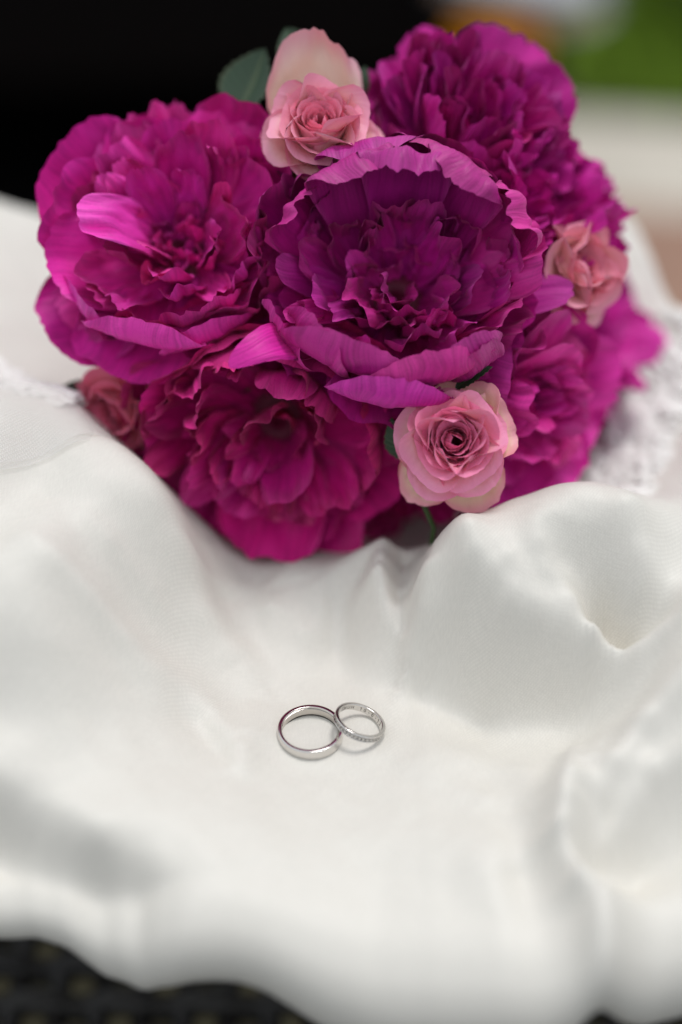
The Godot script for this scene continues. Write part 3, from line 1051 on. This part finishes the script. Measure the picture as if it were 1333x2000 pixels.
func bouquet() -> void:
	var under := [
		[8, {"l": 0.052, "w": 0.052, "lean": 98.0, "bend": 62.0, "r": 0.008, "h": -0.001, "ruffle": 0.0015, "waves": 1.2, "notch": 0.05, "tip": 0.38, "point": 2.5, "nu": 23, "nv": 20}],
		[9, {"l": 0.046, "w": 0.040, "lean": 84.0, "bend": 62.0, "r": 0.008, "h": 0.001, "ruffle": 0.002, "waves": 1.4, "notch": 0.07, "tip": 0.38, "point": 2.5, "nu": 21, "nv": 18}],
		[7, {"l": 0.022, "w": 0.015, "lean": 14.0, "bend": 0.0, "r": 0.007, "h": 0.003, "ruffle": 0.0025, "waves": 1.6, "notch": 0.12, "wrap": 2.0, "j": 2.4}]]
	var frilled := [
		[8, {"l": 0.054, "w": 0.056, "lean": 98.0, "bend": 66.0, "r": 0.008, "h": 0.0, "ruffle": 0.0018, "waves": 1.4, "notch": 0.06, "tip": 0.38, "point": 2.5, "nu": 23, "nv": 20}],
		[12, {"l": 0.052, "w": 0.036, "lean": 80.0, "bend": 54.0, "r": 0.008, "h": 0.003, "ruffle": 0.0036, "waves": 2.0, "notch": 0.11, "tip": 0.36, "point": 2.6, "wrap": 1.2, "curl": 20.0, "nu": 25, "nv": 20, "j": 1.4}],
		[15, {"l": 0.049, "w": 0.028, "lean": 62.0, "bend": 44.0, "r": 0.008, "h": 0.004, "ruffle": 0.004, "waves": 2.1, "notch": 0.13, "tip": 0.36, "point": 2.6, "wrap": 1.4, "curl": 15.0, "nu": 23, "nv": 20, "j": 1.8}],
		[15, {"l": 0.045, "w": 0.023, "lean": 44.0, "bend": 34.0, "r": 0.007, "h": 0.004, "ruffle": 0.004, "waves": 2.0, "notch": 0.14, "tip": 0.38, "wrap": 1.6, "curl": 10.0, "nu": 21, "nv": 18, "j": 2.2}],
		[12, {"l": 0.039, "w": 0.019, "lean": 26.0, "bend": 14.0, "r": 0.006, "h": 0.003, "ruffle": 0.0036, "waves": 1.8, "notch": 0.15, "wrap": 2.0, "j": 2.6, "nu": 19, "nv": 16}],
		[6, {"l": 0.027, "w": 0.016, "lean": 10.0, "bend": 0.0, "r": 0.004, "h": 0.003, "ruffle": 0.0025, "waves": 1.6, "notch": 0.15, "wrap": 2.0, "j": 2.6}]]
	var pink := Color(0.80, 0.022, 0.40)
	var violet := Color(0.66, 0.012, 0.345)
	var crimson := Color(0.70, 0.009, 0.25)

	var p1 := peony("large open magenta peony at the left of the bouquet, beside the upper rose", Vector3(-0.0548, 0.1274, -0.1097), Vector3(-0.0605, 0.7607, 0.6463), 0.95, 0.036, pink, under.slice(0, 2))
	bloom(p1, pink, 0.000172, [
		[-98, 291, 62, 18, 50], [-89, 298, 76, 16, 55], [-69, 290, 185, 25, 5, 1.2], [-110, 262, 95, 22, 45], [-130, 250, 110, 18, 50], [-142, 248, 90, 14, 60], [-163, 236, 140, 18, 45], [150, 282, 110, 7, 90], [168, 242, 84, 14, 60], [136, 272, 90, 12, 60],
		[-122, 196, 130, 30, 25], [-142, 166, 120, 31, 25], [-122, 123, 90, 31, 15], [-88, 175, 118, 31, 5], [-66, 219, 130, 30, 0], [-68, 108, 72, 29, 10], [-61, 154, 46, 34, -20, 1.5, 1.12], [-40, 124, 48, 34, -10, 1.5, 1.12], [-100, 225, 120, 25, 20], [-150, 205, 120, 25, 25],
		[175, 168, 118, 36, 62, 2.2, 1.1], [153, 201, 110, 28, 30], [134, 209, 90, 28, 30], [117, 201, 84, 30, 20], [90, 112, 86, 34, 10, 2.0, 1.1], [127, 78, 46, 36, 20, 0.6, 1.1], [18, 98, 96, 33, 0], [-8, 141, 132, 33, 0], [36, 186, 112, 32, 0], [75, 150, 90, 33, 10],
		[68, 188, 190, 33, -15, 1.4], [99, 202, 150, 31, -10, 1.6], [103, 205, 255, 31, -58, 0.7, 1.05], [69, 215, 210, 29, -50, 0.8], [135, 220, 190, 27, -35, 0.8], [128, 250, 120, 20, 25], [-35, 208, 170, 30, -5, 1.2], [9, 186, 180, 30, 0], [41, 230, 160, 27, 0], [-20, 240, 190, 24, 0], [-48, 245, 150, 24, 0],
		[-20, 60, 52, 15, 0], [60, 50, 46, 17, 0], [150, 46, 52, 16, 5], [220, 60, 52, 16, 0], [-70, 70, 56, 17, 0], [100, 32, 40, 14, 5], [190, 100, 66, 24, 10], [150, 120, 70, 30, 20], [0, 24, 44, 13, -5], [120, 24, 44, 14, -5], [240, 26, 44, 13, -5], [60, 40, 50, 18, 0], [-40, 42, 50, 19, 0], [170, 40, 50, 18, 5]])

	var p2 := peony("cupped purple magenta peony in the middle of the bouquet, its bowl open to the front", Vector3(0.0217, 0.1238, -0.0866), Vector3(0.02, 0.7606, 0.6489), 0.92, 0.044, violet, under.slice(0, 2))
	bloom(p2, violet, 0.000172, [
		[-118, 160, 190, 49, -86, 1.2, 0.95], [-84, 140, 200, 49, -90, 1.5, 0.95], [-51, 156, 185, 49, -86, 1.8, 0.95], [-101, 205, 210, 44, -72, 0.8], [-66, 207, 200, 44, -72, 0.8], [-148, 205, 150, 44, -60, 1.6], [-25, 205, 150, 45, -60, 1.6], [-95, 120, 90, 38, -20, 2.4, 0.9], [-65, 130, 90, 37, -10, 2.4, 0.9], [-110, 100, 80, 34, 0, 2.4, 0.9], [-45, 110, 80, 35, -10, 2.4, 0.9], [-17, 225, 170, 41, -30, 2.0], [-83, 262, 230, 36, -15, 1.0], [-51, 258, 190, 35, -10, 1.0], [-147, 285, 150, 36, -5, 1.5], [-167, 285, 150, 33, -5, 2.2], [-130, 240, 150, 39, -30, 2.0],
		[112, 170, 300, 42, -64, 0.6], [76, 178, 280, 42, -62, 0.6], [58, 185, 190, 41, -60, 0.7], [97, 215, 250, 37, -55, 0.6, 0.95], [140, 190, 180, 41, -55, 0.9], [52, 215, 110, 39, -30, 1.2], [29, 228, 120, 36, 5], [150, 240, 170, 35, -15, 1.2], [-6, 282, 190, 33, 45, 3.2, 1.1], [5, 345, 96, 17, 75, 1.0, 1.1], [-19, 328, 180, 13, 60, 1.4, 1.05], [20, 262, 120, 28, 35],
		[-140, 150, 90, 30, 0], [-165, 190, 82, 32, 10], [170, 170, 100, 33, 15], [-60, 90, 90, 18, 0], [-95, 80, 100, 16, -10], [150, 110, 110, 34, 20], [130, 60, 80, 32, 30], [90, 70, 100, 33, 10], [60, 110, 100, 32, 0], [30, 110, 110, 30, 5], [0, 150, 100, 32, 0], [-25, 120, 90, 22, 10],
		[200, 80, 70, 22, 0], [-110, 40, 80, 20, -30, 1.5, 1.2], [20, 40, 62, 20, 20], [80, 130, 110, 36, 10], [100, 170, 120, 37, -10], [50, 170, 90, 35, 0], [140, 190, 80, 36, 10], [-40, 160, 80, 34, -10], [-130, 200, 80, 34, -20], [10, 200, 100, 36, 0], [-80, 130, 100, 24, 0], [-155, 110, 64, 25, 20, 1.5, 1.15], [-175, 235, 70, 33, 40, 1.0], [160, 235, 60, 30, 60, 1.0]])
	# one narrow petal that hangs out to the left and turns up at its end
	petal(p2, "petal", {"phi": 148.0, "l": 0.066, "w": 0.018, "lean": 76.0, "bend": 96.0, "curl": 150.0, "curl_at": 0.55, "r": 0.012, "h": 0.004, "ruffle": 0.0006, "waves": 0.8, "notch": 0.0, "tip": 0.7, "point": 1.8, "seed": 131.0, "nu": 15, "nv": 26, "c0": pink, "c1": pink}, M.peony)

	var p3 := peony("deep crimson magenta peony at the bottom of the bouquet, left of the lower rose", Vector3(-0.0218, 0.0602, -0.0661), Vector3(-0.0603, 0.2243, 0.9727), 1.0, 0.038, crimson, under.slice(0, 2))
	bloom(p3, crimson, 0.000187, [
		[-100, 165, 250, 32, -30, 0.8], [-70, 165, 230, 32, -30, 0.8], [-130, 200, 230, 29, -20, 0.8], [-40, 185, 220, 30, -25, 0.8], [-115, 165, 90, 37, -20], [-135, 175, 100, 36, -15], [-153, 140, 80, 38, -20], [-120, 60, 110, 37, -5, 2.0, 0.9], [-30, 110, 120, 38, -10, 2.0, 0.95], [-5, 180, 190, 36, -20, 1.0], [-75, 120, 120, 41, -35, 1.2], [-55, 130, 120, 40, -30],
		[-160, 215, 115, 34, 0], [-172, 235, 78, 33, 10], [-175, 130, 84, 36, -10], [172, 222, 70, 33, 20], [155, 165, 64, 34, 15], [139, 130, 68, 34, 20], [150, 205, 84, 25, 55], [111, 160, 130, 26, 40], [80, 150, 110, 28, 30], [55, 95, 130, 36, 25, 1.6, 0.95], [35, 200, 84, 27, 30], [175, 290, 200, 18, 30], [-170, 285, 170, 20, 25], [40, 170, 100, 33, 20], [15, 190, 110, 33, 0],
		[-60, 40, 60, 20, 0], [100, 60, 62, 22, 10], [170, 70, 62, 32, 0], [10, 50, 60, 24, -10], [130, 90, 62, 32, 10], [160, 110, 60, 36, 10], [95, 120, 80, 32, 20], [120, 200, 100, 20, 50], [60, 175, 110, 24, 40]])

	var p4 := peony("ruffled violet magenta peony at the top right of the bouquet", Vector3(0.0505, 0.1533, -0.149), Vector3(0.1418, 0.8195, 0.5553), 0.80, 0.038, violet, under)
	bloom(p4, violet, 0.000172, [
		[-110, 165, 66, 36, 20, 2.2], [-97, 153, 44, 37, 20, 1.5], [-127, 175, 74, 35, 20, 2.4], [-69, 118, 105, 36, 20, 1.8], [-75, 140, 80, 31, 25, 2.0], [-45, 125, 90, 33, 20, 2.0], [-5, 181, 100, 30, 30, 2.0], [7, 201, 94, 24, 30, 2.0], [-14, 146, 84, 34, 20, 2.0], [-17, 90, 92, 35, 10, 2.0], [-30, 165, 90, 27, 30, 2.0], [20, 180, 90, 29, 20, 2.0],
		[-137, 112, 72, 38, 10, 2.2], [-141, 73, 62, 38, 10, 2.2], [-144, 161, 84, 34, 20, 2.2], [-163, 188, 92, 28, 30, 1.5], [-163, 246, 110, 18, 45, 1.0], [175, 195, 140, 24, 15, 0.8], [-162, 118, 105, 38, -10, 1.4], [90, 60, 74, 38, 0, 2.4], [52, 84, 82, 38, 0, 2.4], [140, 46, 64, 37, 0, 2.2], [151, 95, 110, 38, -20, 1.6], [101, 110, 160, 34, -20, 1.8], [142, 158, 150, 28, -20, 1.0], [47, 122, 84, 36, 0, 2.2], [-48, 64, 66, 34, 0, 2.2],
		[-100, 90, 70, 37, 0, 2.2], [-118, 120, 70, 37, 10, 2.2], [70, 160, 120, 30, 0, 1.8], [30, 150, 100, 33, 0, 2.0], [120, 170, 140, 28, -15, 1.0], [-85, 40, 60, 33, 0, 2.2], [0, 50, 50, 26, 0, 2.0], [170, 60, 60, 36, 0, 2.0], [-150, 220, 90, 22, 40, 1.6], [-120, 205, 80, 28, 30, 1.8]])
	peony("small ruffled violet peony at the right, below the top right peony", Vector3(0.0838, 0.1185, -0.1396), Vector3(0.6046, 0.6637, 0.4404), 0.80, 0.034, violet, frilled, 10.0)
	var p6 := peony("pink magenta peony right of the lower rose, above the satin billow", Vector3(0.0752, 0.0702, -0.0815), Vector3(0.4969, 0.3634, 0.788), 0.85, 0.036, pink, under)
	bloom(p6, pink, 0.000185, [
		[-66, 115, 95, 36, 35, 1.0, 1.08], [-40, 95, 80, 35, 20], [-80, 175, 100, 30, 45, 1.0], [-174, 110, 230, 36, -20, 0.8, 0.9], [180, 60, 120, 38, -10], [150, 115, 160, 30, 0, 1.2], [90, 105, 140, 30, 10, 1.6], [60, 120, 120, 28, 20], [20, 110, 110, 31, 20], [-10, 100, 90, 33, 20], [-120, 120, 120, 34, 10],
		[120, 165, 170, 20, 30, 1.2], [40, 175, 150, 16, 50, 1.2], [0, 165, 140, 18, 50], [-30, 165, 120, 20, 45], [80, 175, 170, 16, 50, 1.2], [-140, 160, 170, 22, 20, 1.0], [10, 45, 60, 30, 0], [90, 45, 60, 32, 0], [200, 45, 60, 32, 0], [-50, 55, 60, 30, 0], [30, 215, 120, 4, 80, 1.0]])
	var broad := [under[0], under[1],
		[9, {"l": 0.046, "w": 0.036, "lean": 62.0, "bend": 48.0, "r": 0.008, "h": 0.003, "ruffle": 0.0022, "waves": 1.5, "notch": 0.07, "tip": 0.38, "point": 2.5, "wrap": 1.2, "nu": 21, "nv": 18, "j": 1.3}],
		[9, {"l": 0.038, "w": 0.027, "lean": 42.0, "bend": 28.0, "r": 0.008, "h": 0.003, "ruffle": 0.0024, "waves": 1.6, "notch": 0.08, "tip": 0.38, "wrap": 1.5, "nu": 19, "nv": 16, "j": 1.6}], under[2]]
	peony("blurred violet peony at the far right edge of the bouquet, behind the frayed rose", Vector3(0.1073, 0.066, -0.1594), Vector3(0.8144, 0.465, 0.3472), 1.0, 0.036, violet, broad)
	peony("shaded magenta peony underneath the lower rose, resting on the satin", Vector3(0.0327, 0.0204, -0.0883), Vector3(0.2039, -0.2259, 0.9526), 0.75, 0.034, crimson, broad)

	# ---- roses
	var r1 := rose("pink and cream rose at the top of the bouquet with one petal standing up behind", Vector3(-0.0045, 0.1523, -0.1304), Vector3(-0.0203, 0.8825, 0.47), 1.06, Color(0.97, 0.27, 0.36), Color(0.97, 0.78, 0.60), Color(0.97, 0.38, 0.60))
	petal(r1, "petal", {"phi": -96.0, "l": 0.047, "w": 0.037, "lean": 70.0, "bend": 74.0, "curl": 20.0, "r": 0.004, "h": 0.0, "ruffle": 0.0030, "waves": 1.5, "notch": 0.07, "base": 0.5, "tip": 0.56, "point": 1.7, "wrap": 1.6, "nu": 25, "nv": 22, "seed": 5.0, "c0": Color(0.92, 0.76, 0.54), "c1": Color(0.96, 0.82, 0.68), "rim": Color(0.92, 0.46, 0.60)}, M.rose)
	var r2 := rose("pink rose with cream outer petals at the lower right of the bouquet", Vector3(0.0382, 0.0767, -0.0536), Vector3(-0.0797, 0.637, 0.7667), 1.05, Color(0.95, 0.20, 0.42), Color(0.97, 0.80, 0.60), Color(0.96, 0.30, 0.58))
	var r3 := rose("frayed pink and cream rose at the right of the bouquet with browned petal tips", Vector3(0.0879, 0.1041, -0.1194), Vector3(0.6042, 0.6458, 0.4667), 1.1, Color(0.88, 0.36, 0.36), Color(0.97, 0.74, 0.56), Color(0.95, 0.32, 0.52))
	var r4 := rose("blurred pink rose low at the left of the bouquet, above the tulle", Vector3(-0.0786, 0.0589, -0.093), Vector3(-0.424, 0.2715, 0.864), 0.95, Color(0.80, 0.16, 0.26), Color(0.90, 0.40, 0.40), Color(0.88, 0.20, 0.38))
	for row: Array in [[202.0, 23.0, 22.0, 9.0], [-14.0, 22.0, 24.0, 10.0], [60.0, 20.0, 26.0, 12.0]]:
		petal(r1, "petal", {"phi": row[0], "l": 0.03, "w": row[2] * 0.001, "lean": 0.0, "tip_at": Vector2(row[1], row[3]) * 0.001, "end": 112.0, "reach": 0.45, "r": 0.004, "h": 0.001, "base": 0.5, "tip": 0.6, "point": 1.5, "notch": 0.05, "ruffle": 0.0012, "waves": 1.3, "nu": 21, "nv": 20, "c0": Color(0.92, 0.74, 0.52), "c1": Color(0.95, 0.66, 0.56), "rim": Color(0.94, 0.34, 0.52)}, M.rose)
	for row: Array in [[129.0, 24.5, 25.0, 7.0], [64.0, 25.0, 28.0, 6.0], [-84.0, 21.5, 34.0, 13.0], [-22.0, 21.0, 26.0, 13.0], [176.0, 19.5, 26.0, 11.0]]:
		petal(r2, "petal", {"phi": row[0], "l": 0.03, "w": row[2] * 0.001, "lean": 0.0, "tip_at": Vector2(row[1], row[3]) * 0.001, "end": 105.0, "reach": 0.45, "r": 0.004, "h": 0.001, "base": 0.5, "tip": 0.62 if row[0] > 50.0 else 0.4, "point": 1.5 if row[0] > 50.0 else 2.2, "notch": 0.05, "ruffle": 0.0012, "waves": 1.3, "nu": 23, "nv": 20, "c0": Color(0.93, 0.78, 0.50), "c1": Color(0.96, 0.70, 0.54), "rim": Color(0.94, 0.34, 0.50)}, M.rose)
	leaf(r1, Vector3(-0.0342, 0.1377, -0.1647), Vector3(-0.024, 0.1574, -0.1762), 0.024, Vector3(-0.5051, 0.7363, 0.4502), -0.2)
	leaf(r1, Vector3(-0.0094, 0.1498, -0.1741), Vector3(-0.0169, 0.162, -0.1836), 0.014, Vector3(-0.3094, 0.7341, 0.6045), 0.1)
	leaf(r1, Vector3(0.0068, 0.1427, -0.1686), Vector3(0.0114, 0.1533, -0.1705), 0.008, Vector3(0.303, 0.8955, 0.3259), 0.6)
	leaf(r2, Vector3(0.0254, 0.0566, -0.0696), Vector3(0.0192, 0.072, -0.0728), 0.010, Vector3(-0.597, 0.5685, 0.566), 0.2)
	leaf(r2, Vector3(0.0398, 0.0826, -0.0734), Vector3(0.0513, 0.0905, -0.0745), 0.007, Vector3(0.1005, 0.9875, 0.1213), 0.1)
	leaf(r4, Vector3(-0.0822, 0.0548, -0.1063), Vector3(-0.0994, 0.0601, -0.1041), 0.014, Vector3(-0.2074, 0.9193, 0.3345), 0.1)
	leaf(r4, Vector3(-0.0724, 0.0604, -0.1043), Vector3(-0.0632, 0.0628, -0.091), 0.008, Vector3(0, 0.8333, 0.5529), 0.1)
	var st := r2.transform.affine_inverse()
	put("stem", tube(PackedVector3Array([st * Vector3(0.0275, 0.0526, -0.0665), st * Vector3(0.0304, 0.0433, -0.0631), st * Vector3(0.0341, 0.0347, -0.0614), st * Vector3(0.0333, 0.027, -0.0604)]), 0.0011, 0.0008, 7), M.stem, r2)


func leaf(o: Node3D, a: Vector3, b: Vector3, width: float, facing: Vector3, bow: float) -> void:
	# a pointed leaf from a to b with a raised midrib, gently toothed
	var inv := o.transform.affine_inverse()
	var d := b - a
	var side := d.cross(facing).normalized()
	var up := side.cross(d).normalized()
	var nu := 13
	var nv := 22
	var pos := PackedVector3Array()
	var uv := PackedVector2Array()
	var col := PackedColorArray()
	for j in nv:
		var v := j / (nv - 1.0)
		var w := width * 0.5 * pow(sin(PI * pow(v, 0.8)), 0.85) * (1.0 + 0.05 * sin(v * 60.0))
		for i in nu:
			var u := 2.0 * i / (nu - 1.0) - 1.0
			var lift := bow * sin(PI * v) * d.length() * 0.3 - absf(u) * w * 0.35 * -1.0 + 0.0004 * sin((v - absf(u) * 0.25) * 48.0) * absf(u)
			pos.append(inv * (a + d * v + side * u * w + up * lift))
			uv.append(Vector2(u, v))
			col.append(Color(0.025, 0.062, 0.028).lerp(Color(0.09, 0.13, 0.06), smoothstep(0.16, 0.0, absf(u)) * 0.7).lerp(Color(0.10, 0.10, 0.05), smoothstep(0.85, 1.0, absf(u)) * 0.5))
	put("leaf", grid_mesh(pos, uv, col, nu, nv), M.leaf, o)


func rose(label: String, face: Vector3, axis: Vector3, size: float, deep: Color, cream: Color, edge: Color) -> Node3D:
	var o := thing("rose", label, "rose", stand(face - axis * 0.027 * size, axis), "pink roses of the bouquet")
	# rings from the outside in: how many, how far out the tips are, their height, the angle at the tip, width, share of the deep colour
	var rings := [[5, 18.5, 15.5, 108.0, 29.0, 0.0, 0.0], [4, 15.4, 21.0, 92.0, 30.0, 0.15, 0.4], [3, 12.6, 24.0, 62.0, 36.0, 0.35, 0.9], [3, 10.0, 25.8, 38.0, 32.0, 0.55, 1.0], [3, 7.6, 26.4, 22.0, 26.0, 0.75, 1.0], [3, 5.4, 26.2, 12.0, 19.0, 0.9, 0.9], [3, 3.6, 25.9, 0.0, 13.0, 0.95, 0.8], [2, 2.2, 25.8, -14.0, 10.5, 0.95, 0.6], [2, 1.1, 25.8, -25.0, 6.0, 0.95, 0.3], [1, 0.4, 25.6, -30.0, 4.0, 0.95, 0.1]]
	var turn := rng.randf() * 360.0
	for g in rings:
		turn += 37.0
		for k: int in g[0]:
			var t: float = g[5]
			var tone := rng.randf_range(0.93, 1.05)
			var out_: float = g[1] * 0.001 * size * rng.randf_range(0.93, 1.08)
			var up: float = g[2] * 0.001 * size + rng.randf_range(-0.0004, 0.0004)
			petal(o, "petal", {"phi": turn + 360.0 * (k + rng.randf_range(-0.12, 0.12)) / g[0], "l": 0.03, "w": g[4] * 0.001 * size * rng.randf_range(0.92, 1.08), "lean": 0.0, "tip_at": Vector2(out_, up), "end": g[3] + rng.randf_range(-10, 10), "reach": 0.5, "r": minf(0.004, out_ * 0.5) * size, "h": 0.0,
				"spiral": g[6] * 0.001 * size, "wrap": 1.0, "base": 0.5, "tip": 0.22 if t > 0.3 else (0.34 if t > 0.1 else 0.6), "point": 2.3 if t > 0.1 else 1.6, "notch": 0.02, "ruffle": 0.0007 * (1.0 - 0.6 * t), "waves": 1.4, "twist": rng.randf_range(-4, 10), "nu": 29 if t < 0.95 else 19, "nv": 20 if t < 0.95 else 12,
				"c0": cream.lerp(deep, t * 0.8) * tone, "c1": cream.lerp(deep, t).lerp(edge, 0.42) * tone, "rim": edge.lerp(deep, t * 0.3) * tone}, M.rose)
	stem_of(o, BOUND)
	return o


# ---------------------------------------------------------------- the rings
func wedding_rings() -> void:
	# the wide plain band lies flat
	var c := Vector3(-0.0072, 0.0036, 0.0014)
	var y := cloth_h(c.x, c.z)
	var man := thing("wedding_ring", "wider plain white gold ring lying flat on the satin, left of the pair", "ring", Transform3D(Basis(), Vector3(c.x, y - 0.0003, c.z)))
	var ro := 0.01055
	var ri := 0.0090
	var h := 0.0040
	var b := 0.00035
	var outer := PackedVector2Array([Vector2(ri, b), Vector2(ri + b * 0.3, b * 0.3), Vector2(ri + b, 0), Vector2(ro - b * 1.3, 0), Vector2(ro - b * 0.45, b * 0.3), Vector2(ro - 0.0001, b * 1.2)])
	for k in range(1, 8):
		var t := k / 8.0
		outer.append(Vector2(ro - 0.0001 + 0.00013 * sin(PI * t), lerpf(b * 1.2, h - b * 1.2, t)))
	outer.append_array([Vector2(ro - 0.0001, h - b * 1.2), Vector2(ro - b * 0.45, h - b * 0.3), Vector2(ro - b * 1.3, h), Vector2(ri + b, h), Vector2(ri + b * 0.3, h - b * 0.3), Vector2(ri, h - b)])
	put("band", lathe(outer, 128), M.metal, man)
	put("inner_face", lathe(PackedVector2Array([Vector2(ri, b), Vector2(ri - 0.00004, h * 0.3), Vector2(ri - 0.00004, h * 0.7), Vector2(ri, h - b), Vector2(ri + 0.0002, h * 0.5), Vector2(ri, b)]), 128), M.metal_in, man)

	# the narrow one with a channel of stones leans on it
	var n := Vector3(0.33, 0.93, -0.14).normalized()
	var q := Vector3(0.0081, 0.0043, -0.0001)
	var base := Vector3(q.x, 0.0, q.z)
	var woman := thing("wedding_ring", "narrow white gold ring with a row of small clear stones, leaning on the wider ring", "ring", stand(base, n))
	ro = 0.0085
	ri = 0.0072
	h = 0.0025
	b = 0.0003
	var g := 0.0005
	woman.position.y = cloth_h(c.x + 0.018, c.z) + ro * sqrt(1.0 - n.y * n.y) - 0.0002
	var prof := PackedVector2Array([Vector2(ri, b), Vector2(ri + b, 0), Vector2(ro - b, 0), Vector2(ro, b), Vector2(ro, g), Vector2(ro - 0.0002, g + 0.00002), Vector2(ro - 0.0004, g + 0.0001), Vector2(ro - 0.0004, h - g - 0.0001), Vector2(ro - 0.0002, h - g - 0.00002), Vector2(ro, h - g), Vector2(ro, h - b), Vector2(ro - b * 0.4, h - b * 0.25), Vector2(ro - b, h), Vector2(ri + b, h), Vector2(ri + b * 0.3, h - b * 0.3), Vector2(ri, h - b), Vector2(ri, b)])
	put("band", lathe(prof, 128), M.metal, woman)
	# stones: square cut, with bevelled crowns, set side by side in the channel
	var st := SurfaceTool.new()
	st.begin(Mesh.PRIMITIVE_TRIANGLES)
	st.set_smooth_group(-1)
	var s := 0.00062
	var z0 := [Vector3(-s, -s, 0.0), Vector3(s, -s, 0.0), Vector3(s, s, 0.0), Vector3(-s, s, 0.0)]
	var t0 := [Vector3(-s, -s, 0.00022) * 0.55, Vector3(s, -s, 0.00022) * 0.55, Vector3(s, s, 0.00022) * 0.55, Vector3(-s, s, 0.00022) * 0.55]
	for k in 4:
		t0[k].z = 0.00028
	for k in 4:
		var k1 := (k + 1) % 4
		for v: Vector3 in [z0[k], t0[k], z0[k1], z0[k1], t0[k], t0[k1], z0[k], z0[k1], Vector3(0, 0, -0.0008)]:
			st.add_vertex(v)
	for v: Vector3 in [t0[0], t0[2], t0[1], t0[0], t0[3], t0[2]]:
		st.add_vertex(v)
	st.generate_normals()
	var stone := st.commit()
	for k in 24:
		var a := deg_to_rad(-20.0 + 9.2 * k)
		var d := Vector3(cos(a), 0, sin(a))
		var e := put("stone", stone, M.gem, woman)
		e.transform = Transform3D(Basis(Vector3.UP.cross(d), Vector3.UP, d), d * (ro - 0.0003) + Vector3(0, h * 0.5, 0))
	# engraved inside, along the far side
	var text := "HUH 16-6-12"
	var font := SystemFont.new()
	font.font_names = PackedStringArray(["Droid Sans"])
	for k in text.length():
		if text[k] == " ":
			continue
		var tm := TextMesh.new()
		tm.text = text[k]
		tm.font = font
		tm.font_size = 16
		tm.pixel_size = 0.000105
		tm.depth = 0.00006
		var a := deg_to_rad(-132.0 + k * 11.5)
		var d := Vector3(cos(a), 0, sin(a))
		var e := put("engraved_letter", tm, M.engraved, woman)
		e.transform = Transform3D(Basis(Vector3.UP.cross(-d), Vector3.UP, -d), d * (ri - 0.00001) + Vector3(0, h * 0.5, 0))
